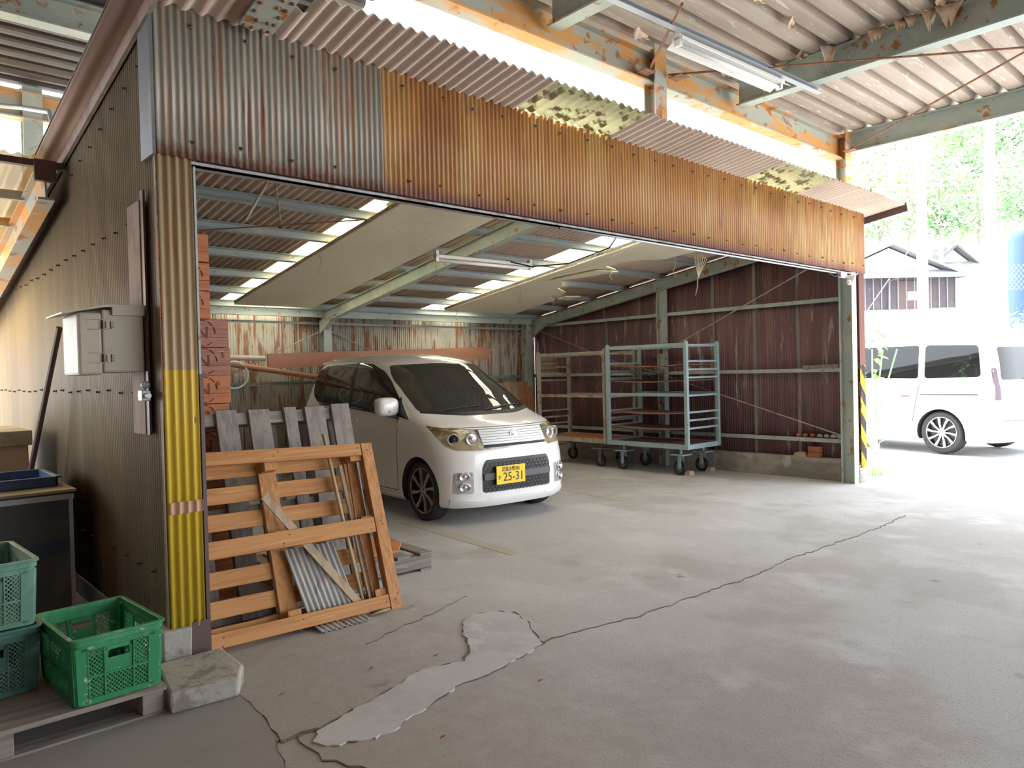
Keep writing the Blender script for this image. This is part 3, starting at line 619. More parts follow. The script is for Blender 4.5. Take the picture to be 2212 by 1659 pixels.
def crate(loc, rz, m, label, w=.34, d=.49, h=.265):
    t = empty('plastic_crate', loc, label, 'crate', None, rz)
    th = .006; r = .03
    def rr(w, d, r, n=5):
        P = []
        for cx, cy, a0 in ((w/2-r,d/2-r,0),(-w/2+r,d/2-r,pi/2),(-w/2+r,-d/2+r,pi),(w/2-r,-d/2+r,3*pi/2)):
            for k in range(n): a = a0+pi/2*k/(n-1); P.append((cx+r*cos(a), cy+r*sin(a)))
        return P
    def ringwall(b, z0, z1, s0, s1, th):
        A, B = rr(w*s0, d*s0, r), rr(w*s1, d*s1, r)
        A2, B2 = rr(w*s0-2*th, d*s0-2*th, r-th*.5), rr(w*s1-2*th, d*s1-2*th, r-th*.5); n = len(A)
        V = [[b.bm.verts.new((x,y,z)) for x, y in P] for P, z in ((A,z0),(B,z1),(B2,z1),(A2,z0))]
        for i in range(4):
            for k in range(n): b.bm.faces.new((V[i][k], V[i][(k+1)%n], V[(i+1)%4][(k+1)%n], V[(i+1)%4][k]))
    sc = lambda z: .93+.05*z/h
    b = MB(); ringwall(b, 0, .022, sc(0), sc(.022), th); ringwall(b, h-.055, h-.03, sc(h-.055), sc(h-.03), th)
    P = rr(w*.93, d*.93, r); b.prism([(x,y,.004) for x, y in P], (0,0,.004))
    # corners
    for cx in (-1, 1):
        for cy in (-1, 1):
            b.bm.verts.ensure_lookup_table()
            for (x0,y0,x1,y1) in ((w/2*.99-.055,d/2*.98-.006,w/2*.99-.012,d/2*.98),(w/2*.98-.006,d/2*.99-.062,w/2*.98,d/2*.99-.012)):
                pts = []
                for z in (.01, h-.04):
                    k = sc(z)/.98
                    pts += [Vector((cx*x*k, cy*y*k, z)) for x, y in ((x0,y0),(x1,y0),(x1,y1),(x0,y1))]
                b._box(pts)
            b.tube([(cx*(w/2*.93-.016),cy*(d/2*.93-.016),.01),(cx*(w/2*.98-.016),cy*(d/2*.98-.016),h-.04)], .014, 8)
    build('body', b, m, t, local=True, bevel=.0015)
    b = MB(); ringwall(b, h-.032, h-.004, 1.0, 1.0, .010); ringwall(b, h-.010, h, 1.035, 1.035, .018); build('rim', b, m, t, local=True, bevel=.002)
    for face in range(4):
        L_ = w if face % 2 == 0 else d; off = d if face % 2 == 0 else w
        rot = Matrix.Rotation(face*pi/2, 4, 'Z')
        def fu(u, z, e=0): return rot @ Vector((u*sc(z), -(off/2*sc(z)-.004)-e, z))
        b = MB(); hw = L_/2-.055
        cols = [-hw, -.055, .055, hw] if face % 2 == 0 else [-hw, -.07, .07, hw]
        rows = [.022, .105, h-.055]
        for c in cols: b.bar(fu(c,.02), fu(c,h-.05), .005, .012, up=rot @ Vector((0,1,0)))
        for z in rows[1:2]: b.bar(fu(-hw,z), fu(hw,z), .006, .010, up=rot @ Vector((0,1,0)))
        for i in range(3):
            for j in range(2):
                if i == 1 and j == 1:
                    # handle: plate with slot
                    a0, a1 = cols[1], cols[2]
                    for (ua, ub, za, zb) in ((a0,a1,rows[1],rows[2]-.048),(a0,a0+.014,rows[2]-.048,rows[2]),(a1-.014,a1,rows[2]-.048,rows[2]),(a0,a1,rows[2]-.016,rows[2])):
                        b._box([fu(ua,za), fu(ub,za), fu(ub,za,-.004), fu(ua,za,-.004), fu(ua,zb), fu(ub,zb), fu(ub,zb,-.004), fu(ua,zb,-.004)])
                else: lattice(b, fu, cols[i], cols[i+1], rows[j], rows[j+1], th)
        build('side_panel', b, m, t, local=True)
    # moulded foot arch
    return t
crate((.745,3.41,.118), radians(4), M['green_plastic'], 'bright green plastic crate standing alone on the low grey pallet')
crate((.375,3.72,.118), radians(3), M['teal_plastic'], 'dark teal plastic crate at the bottom of the crate stack')
crate((.37,3.72,.384), radians(3), M['old_green_plastic'], 'faded green plastic crate on top of the dark teal crate')
def decal(): 
    tm = text_mesh('ミワ食品', .022, .0005); bmesh.ops.transform(tm.bm, matrix=Matrix.Translation((0,0,0)), verts=tm.bm.verts); return tm
def palletA(name, x0, x1, y0, y1, z0, h, m, label, n=7, rz=0, along='x', holes=True):
    cx, cy = (x0+x1)/2, (y0+y1)/2; t = empty(name, (cx,cy,z0), label, 'pallet', None, rz); w, d = x1-x0, y1-y0; th = h*.17
    if along == 'x':
        for k in range(n):
            yy = -d/2+(d-.09)*k/(n-1); b = MB(); b.box(-w/2,yy,h-th,w/2,yy+.09,h); build('deck_board', b, m, t, local=True, bevel=.003)
        for k in (0, .5, 1):
            xx = -w/2+(w-.08)*k; b = MB(); b.box(xx,-d/2,th,xx+.08,d/2,h-th); build('bearer', b, m, t, local=True, bevel=.003)
            
        for k in (0, .5, 1):
            yy = -d/2+(d-.09)*k; b = MB(); b.box(-w/2,yy,0,w/2,yy+.09,th); build('bottom_board', b, m, t, local=True, bevel=.003)
    return t
# crate pallet: solid grey top with blocks
t = empty('flat_pallet', (.36,3.75,0), 'low dusty grey pallet carrying the green crates', 'pallet')
for k in range(6):
    y = 3.17+.19*k; b = MB(); b.box(-.25,y,.095,.93,y+.183,.115); build('deck_board', b, M['grey_wood_x'], t, bevel=.003)
for x in (-.2, .33, .84):
    for y in (3.18, 3.7, 4.2): b = MB(); b.box(x,y,.012,x+.08,y+.09,.094); build('block', b, M['grey_wood_x'], t, bevel=.003)
for y in (3.18, 3.7, 4.2): b = MB(); b.box(-.25,y,0,.93,y+.09,.012); build('bottom_board', b, M['grey_wood_x'], t)

# dark bin with plywood lid and blue tray
t = empty('storage_bin', (.5,5.2,0), 'large dark bin with a plywood lid beside the tan wall', 'bin')
b = MB(); b.box(.05,4.80,.02,.93,5.62,.735); b.box(.05,4.795,.70,.93,4.80,.735); build('body', b, M['dark_bin'], t, bevel=.01)
b = MB(); b.bar((.925,4.795,.02), (.925,4.795,.72), .02, .012, up=(0,1,0)); b.bar((.05,4.79,.71),(.94,4.79,.71),.012,.03); build('edge_strip', b, M['grey_steel'], t)
b = MB(); b.prism([(.02,4.74,.738),(.95,4.77,.738),(.95,5.64,.738),(.02,5.62,.738)], (0,0,.014)); build('lid', b, M['ply'], t)
t = empty('plastic_tray', (.6,5.25,.753), 'shallow blue plastic tray on the plywood lid', 'tray')
b = MB(); b.box(.25,4.98,.753,.90,5.50,.76); 
for a in ((.25,4.98,.90,4.995),(.25,5.485,.90,5.50),(.25,4.98,.265,5.5),(.885,4.98,.90,5.5)): b.box(a[0],a[1],.753,a[2],a[3],.81)
build('body', b, M['blue_plastic'], t, bevel=.003)
b = MB(); 
for a in ((.235,4.965,.915,4.99),(.235,5.49,.915,5.515),(.235,4.965,.26,5.515),(.89,4.965,.915,5.515)): b.box(a[0],a[1],.803,a[2],a[3],.811)
build('rim', b, M['blue_plastic'], t, bevel=.003)
t = empty('storage_box', (.6,6.3,0), 'brown box with a pale lid far along the tan wall', 'box')
b = MB(); b.box(.15,5.90,0,.90,6.75,.98); build('body', b, M['card'], t, bevel=.008)
b = MB(); b.box(.13,5.87,.94,.92,6.78,1.04); build('lid', b, M['ply'], t, bevel=.006)
b = MB(); b.tube([(.80,5.75,.02),(.86,5.70,.70),(.965,5.15,1.69)][1:], .018, 8); b2 = b; build('steel_bar', b2, M['dark_brown'], label='dark steel bar leaning against the tan wall above the bin', cat='bar')

# ------------------------------------------------------------------ pallets leaning by the yellow column
LEAN = Matrix.Translation((0,3.62,0)) @ Matrix.Rotation(-math.atan(.32), 4, 'X')
k_ = sqrt(1+.32**2)
def lp(x, z, off): return LEAN @ Vector((x, off, z*k_))     # z = true height, off = depth behind the front face
def lbox(b, x0, x1, z0, z1, o0, o1, slant=0):
    b._box([lp(x0,z0,o0), lp(x1,z0+slant,o0), lp(x1,z0+slant,o1), lp(x0,z0,o1), lp(x0,z1,o0), lp(x1,z1+slant,o0), lp(x1,z1+slant,o1), lp(x0,z1,o1)])
t = empty('leaning_pallet', (1.82,3.72,0), 'orange-brown wooden pallet leaning on its edge beside the yellow column', 'pallet')
def nails(par, x, z, off=-.0008):
    pass
for z0, z1, s, n in ((.905,.975,-.03,'top'), (.445,.53,-.012,'mid'), (.035,.105,-.02,'bottom')):
    b = MB(); lbox(b, 1.27, 2.29, z0, z1, 0, .02, s); build('frame_board', b, M['orange_wood_x'], t, bevel=.003)
    for x in (1.31, 1.33, 1.74, 1.76, 2.26, 2.275):
        for dz in (.02, z1-z0-.02):
            pass
b = MB(); lbox(b, 2.295, 2.37, .0, .945, 0, .02); build('frame_board', b, M['orange_wood_z'], t, bevel=.003)
b = MB(); lbox(b, 1.27, 1.285, .02, .10, .02, .06); lbox(b, 1.27, 1.285, .9, .97, .02, .09); build('block', b, M['orange_wood_z'], t)
for x0, x1 in ((1.68,1.78),(2.21,2.30),(1.20,1.27)):
    b = MB(); lbox(b, x0, x1, .05, .90, .095, .115); build('stringer_board', b, M['orange_wood_z'], t, bevel=.003)
for x0 in (1.69, 2.22, 1.20):
    for z0 in (.05, .455, .85):
        b = MB(); lbox(b, x0, x0+.075, z0, z0+.075, .021, .094); build('block', b, M['orange_wood_z'], t, bevel=.002)
b = MB(); lbox(b, 2.318, 2.37, .0, .945, .021, .094); build('side_board', b, M['orange_wood_z'], t, bevel=.002)
for z0 in (.045, .17, .31, .455, .59, .725, .855):
    b = MB(); lbox(b, 1.2, 2.30, z0, z0+.085, .116, .134, -.02); build('deck_board', b, M['orange_wood_x'], t, bevel=.003)
# nail heads and knots as small marks of the boards
nh = None
for x, z in [(1.31,.93),(1.33,.95),(1.74,.92),(1.77,.94),(2.25,.89),(2.27,.92),(1.72,.46),(1.76,.50),(2.26,.455),(2.27,.49),(1.33,.04),(1.34,.08),(1.74,.02),(1.76,.07),(2.25,.0),(2.27,.05),(2.33,.9),(2.35,.88),(2.33,.05),(2.35,.08),(2.34,.47),(2.33,.49)]:
    if nh is None:
        b = MB(); b.lathe([(.0045,0),(.0045,.001)], Matrix.Rotation(pi/2,4,'X'), 8); nh = o = build('nail_head', b, M['dark_mark'], t, local=True)
    else: o = nh.copy(); COL.objects.link(o); o.parent = t
    o.location = lp(x, z, -.0006) - t.location
# corrugated offcut, plank, sticks inside the frame
t = empty('corrugated_offcut', (1.95,3.62,0), 'grey corrugated sheet offcut propped inside the leaning orange pallet', 'sheet')
b = MB(); b.sm = True
o_ = lp(1.815,-.035,.048); o_.z = .006; u_ = lp(2.105,-.035,.048)-lp(1.815,-.035,.048); top_ = lp(1.74,.43,.062); v_ = top_-o_
corr(b, o_, u_.normalized(), v_, Vector((0,-1,.3)).normalized(), u_.length, 0, 1.0, .031, .006); corr(b, Vector((o_.x,3.545,.008)), (1,0,0), (0,1,.12), (0,0,1), u_.length, 0, .10, .031, .005); build('sheet', b, mat('old_grey_sheet', (.40,.40,.38), [((.5,.49,.45),(6,6,2),.5,.62),((.3,.24,.2),(14,14,2),.58,.68)], rough=.6), t, smooth=True, solid=.002)
def stick(pts, r, m, label, name='stick', sq=False, w=.03, h=.01):
    b = MB()
    if sq: b.bar(pts[0], pts[-1], w, h, up=(0,-1,.3))
    else: b.tube(pts, r, 7)
    build(name, b, M[m] if isinstance(m, str) else m, label=label, cat='stick', smooth=not sq)
stick([lp(1.665,.72,.030), lp(2.16,.01,.030)], 0, 'pale_wood', 'flat weathered lath slanting across the corrugated offcut', 'wooden_lath', True, .045, .008)
stick([lp(2.095,1.03,.06), lp(2.115,.6,.055), lp(2.15,.03,.045)], .010, mat('bamboo', (.46,.36,.20), rough=.6), 'tallest bamboo cane standing inside the orange pallet', 'bamboo_cane')
stick([lp(2.12,.88,.075), lp(2.135,.45,.065), lp(2.185,.06,.075)], .006, 'old_rope', 'thin bent twig standing inside the orange pallet', 'twig')
stick([lp(2.165,.84,.06), lp(2.20,.03,.05)], 0, 'pale_wood', 'narrow pale batten standing inside the orange pallet', 'wooden_lath', True, .022, .02)
stick([lp(2.20,.86,.03), lp(2.19,.5,.035), lp(2.215,.02,.03)], .006, 'rust', 'rusty bent rod standing inside the orange pallet', 'steel_rod')
b = MB()
for k in range(5): b.tube([(2.13+.02*k,3.61,.005+.004*k),(2.2+.015*k,3.585,.02),(2.25,3.60+.01*k,.012),(2.19,3.625,.006)], .005, 5)
build('rope_scrap', b, M['old_rope'], label='tangle of straw rope on the floor under the orange pallet', cat='rope', smooth=True)
# grey pallet behind, standing
GP = Matrix.Translation((0,4.03,0)) @ Matrix.Rotation(-math.atan(.275), 4, 'X'); kg = sqrt(1+.275**2)
def gp(x, z, off): return GP @ Vector((x, off, z*kg))
def gbox(b, x0, x1, z0, z1, o0, o1): b._box([gp(x0,z0,o0), gp(x1,z0,o0), gp(x1,z0,o1), gp(x0,z0,o1), gp(x0,z1,o0), gp(x1,z1,o0), gp(x1,z1,o1), gp(x0,z1,o1)])
t = empty('standing_pallet', (1.95,4.15,0), 'weathered grey wooden pallet standing upright behind the orange one', 'pallet')
for x0, x1, ht in ((1.37,1.48,1.165),(1.59,1.715,1.17),(1.785,1.915,1.165),(2.01,2.09,1.17),(2.15,2.285,1.165),(2.335,2.465,1.175)):
    b = MB(); gbox(b, x0, x1, .01, ht, 0, .022); build('deck_board', b, M['grey_wood'], t, bevel=.003)
for z0, z1 in ((1.085,1.155),(.54,.62),(.01,.09)):
    b = MB(); gbox(b, 1.37, 2.465, z0, z1, .023, .10); build('bearer', b, M['grey_wood_x'], t, bevel=.003)
for x0 in (1.37, 1.62, 1.87, 2.12, 2.345):
    b = MB(); gbox(b, x0, x0+.12, .01, 1.165, .101, .122); build('back_board', b, M['grey_wood'], t, bevel=.003)
# lying pallet with orange board
t = empty('flat_pallet', (2.5,4.6,0), 'weathered pallet lying flat beside the white car', 'pallet', None, radians(-2))
for y in (-.36, .0, .37): b = MB(); b.box(-.5,y-.04,.016,.5,y+.04,.105); build('bearer', b, M['grey_wood_x'], t, local=True, bevel=.003)
for x in (-.5, -.32, -.14, .04, .22, .40): b = MB(); b.box(x,-.41,.106,x+.10,.42,.124); build('deck_board', b, M['grey_wood_x'], t, local=True, bevel=.003)
for x in (-.5, -.05, .40): b = MB(); b.box(x,-.41,0,x+.10,.42,.015); build('bottom_board', b, M['grey_wood_x'], t, local=True, bevel=.003)
b = MB(); 
b.prism([(2.1,4.34,.1265),(2.80,4.31,.1265),(2.96,4.52,.1265),(2.86,4.95,.1265),(2.1,4.95,.1265)], (0,0,.014))
build('orange_board', b, M['orange_deck'], label='orange plywood sheet lying on the flat pallet', cat='board', bevel=.003)

# ------------------------------------------------------------------ wooden boxes
src = None; zz = 0; bh = .172
for k in range(13):
    z0 = bh*k+.0005; lower = k < 10
    x1 = (1.765 if lower else 1.655) + random.uniform(-.006,.006); x0 = x1-.45; y0 = 4.56+random.uniform(-.01,.01)
    m = M['box_old'] if k in (8, 9) else M['box_wood']
    where = {0:'standing on the floor, lowest of the stack'}.get(k, 'number %d up' % (k+1))
    names = ['lowest of the stack by the yellow column','second from the floor','third from the floor','fourth from the floor','fifth from the floor','sixth from the floor, just behind the grey pallet top','seventh from the floor with a circled letter','eighth from the floor, a letter and a six','ninth from the floor, faded','tenth from the floor, faded','eleventh from the floor, set back','twelfth from the floor, set back','topmost of the tall stack under the roof']
    t = empty('wooden_box', (x0+.225,y0+.15,z0), 'orange-red wooden box, '+names[k], 'box', 'stacked wooden boxes')
    b = MB(); b.box(x0,y0,z0+.002,x1,y0+.016,z0+bh*.36); b.box(x0,y0+.002,z0+bh*.37,x1,y0+.016,z0+bh-.003); build('front_boards', b, m, t, bevel=.002)
    b = MB(); b.box(x0,y0+.017,z0+.002,x0+.014,y0+.28,z0+bh-.003); b.box(x1-.014,y0+.017,z0+.002,x1,y0+.28,z0+bh-.003); b.box(x0,y0+.281,z0+.002,x1,y0+.295,z0+bh-.003); b.box(x0+.015,y0+.017,z0+.004,x1-.015,y0+.28,z0+.014); build('side_boards', b, m, t, bevel=.002)
    if k in (5, 6, 7, 8, 9, 10, 11):
        c = x1-.16 if lower else x1-.12
        tm = text_mesh('N', .105, .0006)
        bmesh.ops.transform(tm.bm, matrix=Matrix.Translation((c, y0-.0004, z0+bh/2)) @ Matrix.Rotation(pi/2,4,'X'), verts=tm.bm.verts)
        for a in range(10):
            if a % 5 == 4: continue
            tm.tube([(c+.078*cos(a*pi/5+q*.12), y0-.0006, z0+bh/2+.078*sin(a*pi/5+q*.12)) for q in range(5)], .0028, 4)
        build('stencil', tm, M['ink'], t)
        if k in (7, 8):
            tm = text_mesh('6' if k == 7 else '5', .05, .0006); bmesh.ops.transform(tm.bm, matrix=Matrix.Translation((x1-.045 if k==8 else x1-.075, y0-.0005, z0+bh*.72)) @ Matrix.Rotation(pi/2,4,'X'), verts=tm.bm.verts); build('numeral', tm, M['ink'], t)

# ------------------------------------------------------------------ back wall odds
b = MB(); b.bar((3.85,8.74,1.565), (7.42,8.74,1.665), .04, .185); build('long_plank', b, M['red_plank'], label='long reddish plank resting against the back wall behind the car', cat='plank', bevel=.003)
b = MB(); b.tube([(2.4,8.80,1.64),(3.84,8.80,1.60)], .032, 12); build('drain_pipe', b, M['pvc'], label='short pale pipe lying along the back wall', cat='pipe', smooth='auto')
b = MB(); b.tube([(2.6,8.72,1.66),(4.5,8.72,1.35)], .034, 12); build('wooden_pole', b, M['red_plank'], label='brown round pole slanting down behind the white car', cat='pole', smooth='auto')
b = MB(); b.tube([(3.42+.16*cos(a*pi/14), 8.70, 1.40+.16*sin(a*pi/14)) for a in range(28)], .012, 8, True); build('hose_ring', b, M['white_enamel'], label='white hose loop hanging by the orange boxes', cat='hose', smooth=True)
for i in range(6):
    x = 7.42+.155*i; b = MB(); b.prism([(x,8.55,.03),(x+.148,8.55,.03),(x+.148+.01,8.78,1.20+random.uniform(-.02,.02)),(x+.01,8.78,1.20)], (0,.018,.003)); build('leaning_board', b, M['pale_wood'] if i < 4 else M['red_plank'], label=('first','second','third','fourth','fifth','sixth')[i]+' upright board from the car side, leaning behind the rusty trolley', cat='board', group='boards leaning behind the rusty trolley')
t = empty('timber_stack', (8.38,8.3,1.29), 'small bundle of pale boards hung high behind the rusty trolley', 'timber')
for i in range(4): b = MB(); b.box(8.10,8.30,1.31+.07*i,8.50,8.33,1.37+.07*i); build('board', b, M['pale_wood'], t, bevel=.002)

# ------------------------------------------------------------------ trolleys
def caster(b, bw, x, y, s, fixed):
    pass
def trolley(x0, x1, y0, y1, z0, zt, mp, mdeck, label, rungs, shelves, rusty=False):
    t = empty('roll_trolley', ((x0+x1)/2,(y0+y1)/2,0), label, 'trolley')
    q = .045
    for x in (x0, x1):
        for y in (y0, y1):
            b = MB(); b.bar((x,y,z0-.03), (x,y,zt+.03), q, q, up=(0,1,0)); b.ball((x,y,zt+.03), .022); build('post', b, mp, t)
    for z, h in ((z0,.06),((z0+zt)/2+.01,.04),(zt,.04)):
        for x in (x0, x1):
            b = MB(); b.bar((x,y0+.023,z), (x,y1-.023,z), .03, h); build('side_rail', b, mp, t)
    for y in (y0, y1):
        for z in rungs:
            b = MB(); b.bar((x0+.023,y,z), (x1-.023,y,z), .03, .024); build('rung', b, mp, t)
        b = MB(); b.bar((x0+.023,y,z0), (x1-.023,y,z0), .03, .06); build('end_rail', b, mp, t)
    for z in shelves:
        b = MB(); b.sm = True; b.grid(lambda u, v: Vector((x0+.02+(x1-x0-.04)*u, y0+.03+(y1-y0-.06)*v, z-.018*sin(pi*v))), frange(0,1,5), frange(0,1,9)); build('shelf', b, M['tray_rust'], t, smooth=True, solid=.012)
    b = MB(); b.box(x0+.016,y0+.016,z0-.015,x1-.016,y1-.016,z0+.022); build('deck', b, mdeck, t)
    for x in (x0+.1, x1-.1):
        for y in (y0+.17, y1-.17):
            b = MB(); b.box(x-.10,y-.10,z0-.115,x+.10,y+.10,z0-.10); b.tube([(x,y,z0-.10),(x,y,z0-.03)], .02, 8)
            b.box(x-.035,y-.02,.085,x-.028,y+.03,z0-.11); b.box(x+.028,y-.02,.085,x+.035,y+.03,z0-.11); c = build('caster', b, mp if not rusty else M['caster_iron'], t, bevel=.002)
            mx = Matrix.Translation((x,y+.02,.092)) @ Matrix.Rotation(pi/2,4,'Y')
            b = MB(); b.lathe([(.062,-.02),(.090,-.02),(.0915,-.012),(.0915,.012),(.090,.02),(.062,.02),(.062,-.02)], mx, 24, False); build('wheel_tyre', b, M['black'], c, smooth='auto')
            b = MB(); b.lathe([(.02,-.022),(.02,.022)], mx, 12); b.lathe([(.056,-.012),(.0615,-.012),(.0615,.012),(.056,.012)], mx, 24, False)
            for a in range(6): b.bar(mx @ Vector((.018*cos(a*pi/3),.018*sin(a*pi/3),0)), mx @ Vector((.058*cos(a*pi/3),.058*sin(a*pi/3),0)), .014, .012)
            build('wheel_hub', b, M['caster_iron'], c)
    return t
trolley(7.70, 8.39, 5.31, 6.57, .37, 1.65, M['teal_paint'], M['tray_rust'], 'teal blue roll trolley with sagging brown shelves beside the maroon wall', (1.64,1.44,1.335,1.235,1.01,.80,.70,.60), (1.40,1.20,.79,.59))
trolley(7.73, 8.38, 6.66, 7.95, .37, 1.60, M['rusty_paint'], M['orange_deck'], 'rusty roll trolley with an orange deck behind the teal one', (1.58,1.42,1.32,1.22,.98,.76,.66,.56), (), True)
for x, y, l in ((7.86,5.42,'pale wooden chock at the front wheel of the teal trolley'), (8.33,5.42,'pale wooden chock at the wheel nearest the maroon wall')):
    b = MB(); b.prism([(x-.07,y-.06,0),(x+.06,y-.06,0),(x+.035,y-.06,.055),(x-.045,y-.06,.055)], (0,.07,0)); build('wheel_chock', b, M['pale_wood'], label=l, cat='chock')
# ledge bits
for z in (.2505, .318): b = MB(); b.box(8.51,4.02,z,8.58,4.17,z+.062); build('brick', b, M['brick'], label='red brick on the kerb, %s of the pair' % ('lower' if z < .3 else 'upper'), cat='brick', bevel=.004)
b = MB(); b.prism([(8.51,4.19,.2505),(8.51,4.36,.2505),(8.51,4.33,.30),(8.51,4.22,.31)], (.07,0,0)); build('wood_offcut', b, M['pale_wood'], label='pale wood offcut beside the bricks on the kerb', cat='timber')
b = MB(); b.box(8.51,5.6,.2505,8.58,5.85,.265); build('rubble_piece', b, M['block'], label='flat scrap on the kerb near the teal trolley', cat='rubble')
b = MB(); b.box(8.51,6.02,.2505,8.60,6.2,.27); build('rubble_piece', b, M['block'], label='thin mortar scrap on the kerb by the mid-wall column', cat='rubble')
for i, y in enumerate((4.30,4.22,4.13,4.04,3.96,3.88,3.81)):
    b = MB(); b.ball((0,0,0), 1, (.022,.035,random.uniform(.02,.035)), 1); b.jitter(.006); bmesh.ops.translate(b.bm, vec=(8.555,y,.511), verts=b.bm.verts)
    build('rubble_piece', b, M['brick'] if i in (0,1,2) else M['block'], label='small lump of rubble on the lowest girt of the maroon wall', cat='rubble', group='rubble on the girt')
# leaves and chips on the floor
for x, y in ((1.33,2.98),(1.6,2.2),(2.2,2.3),(1.75,2.95),(2.05,2.86)):
    b = MB(); b.prism([(x-.015,y,.006),(x,y-.01,.012),(x+.018,y+.004,.008),(x,y+.012,.006)], (0,0,.002)); build('dry_leaf', b, mat('leaf', (.34,.10,.04)), label='small dry red-brown leaf on the concrete', cat='leaf', group='dry leaves on the floor')
# ------------------------------------------------------------------ vehicles
def lerp_table(T, t):
    for a, b_ in zip(T, T[1:]):
        if t <= b_[0]: k = (t-a[0])/(b_[0]-a[0]); return [a[i]+(b_[i]-a[i])*k for i in range(len(a))]
    return list(T[-1])
def smooth_table(T, n):
    # Catmull-Rom through the rows
    out = []
    for i in range(len(T)-1):
        p0, p1, p2, p3 = T[max(i-1,0)], T[i], T[i+1], T[min(i+2,len(T)-1)]
        for k in range(n):
            t = k/n; out.append([.5*((2*p1[j])+(-p0[j]+p2[j])*t+(2*p0[j]-5*p1[j]+4*p2[j]-p3[j])*t*t+(-p0[j]+3*p1[j]-3*p2[j]+p3[j])*t**3) for j in range(len(p1))])
    out.append(list(T[-1])); return out
def car_body(rows, wheels, arch_r, parent, m, n_sub=4, cut_z=.3, wz=.28, cut_extra=None):
    """rows: z, front s, rear s, half width, front corner length, front exponent, rear corner length"""
    R = smooth_table(rows, n_sub); bm = bmesh.new(); rings = []
    NF, NSD, NR = 14, 26, 8
    for z, sf, sr, w, lf, ef, lr in R:
        half = []
        for k in range(NF+1):
            a = pi/2*k/NF; half.append((w*sin(a)**(2/ef), sf+lf*(1-cos(a)**(2/ef) if k < NF else 1)))
        for k in range(1, NSD): half.append((w, sf+lf+(sr-lr-sf-lf)*k/NSD))
        for k in range(NR+1):
            a = pi/2*(1-k/NR); half.append((w*(sin(a)**(2/3.6) if a > 0 else 0), sr-lr*(1-(cos(a)**(2/3.6) if k > 0 else 0))))
        full = half + [(-x, s) for x, s in half[-2:0:-1]]
        rings.append([bm.verts.new((x, s, z)) for x, s in full])
    n = len(rings[0])
    for A, B in zip(rings, rings[1:]):
        for k in range(n): bm.faces.new((A[k], A[(k+1)%n], B[(k+1)%n], B[k]))
    bm.faces.new(rings[0][::-1]); bm.faces.new(rings[-1])
    bmesh.ops.recalc_face_normals(bm, faces=bm.faces)
    tree = BVHTree.FromBMesh(bm)
    me = bpy.data.meshes.new('body'); bm.to_mesh(me); bm.free()
    o = bpy.data.objects.new('body', me); COL.objects.link(o); me.materials.append(m)
    cb = MB()
    for s in wheels:
        for sx in (-1, 1): cb.lathe([(arch_r,-.13),(arch_r,.25)], Matrix.Translation((sx*(rows[2][3]-.08),s,wz)) @ Matrix.Rotation(pi/2*sx,4,'Y'), 36)
    if cut_extra: cut_extra(cb)
    bmesh.ops.recalc_face_normals(cb.bm, faces=cb.bm.faces)
    cm = bpy.data.meshes.new('cut'); cb.bm.to_mesh(cm); cb.bm.free(); co = bpy.data.objects.new('cut', cm); COL.objects.link(co); cm.materials.append(M['tyre'])
    md = o.modifiers.new('b', 'BOOLEAN'); md.operation = 'DIFFERENCE'; md.object = co; md.solver = 'EXACT'; md.material_mode = 'TRANSFER'
    dg = bpy.context.evaluated_depsgraph_get(); dg.update()
    me2 = bpy.data.meshes.new_from_object(o.evaluated_get(dg)); o.modifiers.clear(); o.data = me2
    bpy.data.objects.remove(co)
    for p in me2.polygons: p.use_smooth = True
    me2.set_sharp_from_angle(angle=radians(32))
    o.parent = parent; return o, tree
def patch(tree, outline, frame, off, thick=.004, cell=.035, smoothn=True):
    """outline (u,v) polygon projected onto the body. frame(u,v)->(origin, direction)"""
    bm = bmesh.new(); vs = [bm.verts.new((u, v, 0)) for u, v in outline]; bm.faces.new(vs)
    us = [p[0] for p in outline]; ws = [p[1] for p in outline]
    k = min(us)+cell
    while k < max(us): bmesh.ops.bisect_plane(bm, geom=bm.verts[:]+bm.edges[:]+bm.faces[:], plane_co=(k,0,0), plane_no=(1,0,0)); k += cell
    k = min(ws)+cell
    while k < max(ws): bmesh.ops.bisect_plane(bm, geom=bm.verts[:]+bm.edges[:]+bm.faces[:], plane_co=(0,k,0), plane_no=(0,1,0)); k += cell
    for v in bm.verts:
        o, d = frame(v.co.x, v.co.y); o = Vector(o); d = Vector(d); h = tree.ray_cast(o, d)
        if h[0] is None:
            h = tree.find_nearest(o+d*.7); 
        v.co = h[0] - d*off
    mb = MB(); mb.bm = bm
    ext = bmesh.ops.extrude_face_region(bm, geom=bm.faces[:])
    d = Vector(frame(0, 0)[1]) if not callable(getattr(frame, 'd', None)) else frame.d()
    for e in ext['geom']:
        if isinstance(e, bmesh.types.BMVert): e.co += d*thick
    return mb
def side(sx): return lambda u, v: ((sx*2, u, v), (-sx, 0, 0))
FRONT = lambda u, v: ((u, -2, v), (0, 1, 0))
TOPD = lambda u, v: ((u, v, 4), (0, 0, -1))
def rnd(pts, r=.02, n=4):
    out = []; N = len(pts)
    for i in range(N):
        p, a, c = Vector(pts[i]), Vector(pts[i-1]), Vector(pts[(i+1)%N]); d1, d2 = a-p, c-p; rr = min(r, d1.length*.45, d2.length*.45)
        A, B = p+d1.normalized()*rr, p+d2.normalized()*rr
        for k in range(n+1): t = k/n; q = A*(1-t)**2+p*2*t*(1-t)+B*t*t; out.append((q.x, q.y))
    return out
M['pearl'] = mat('pearl_white_paint', (.84,.83,.81), rough=.22, spec=.5, coat=.7, local=True)
M['glass'] = mat('dark_tinted_glass', (.012,.014,.014), rough=.03, spec=.5, local=True)
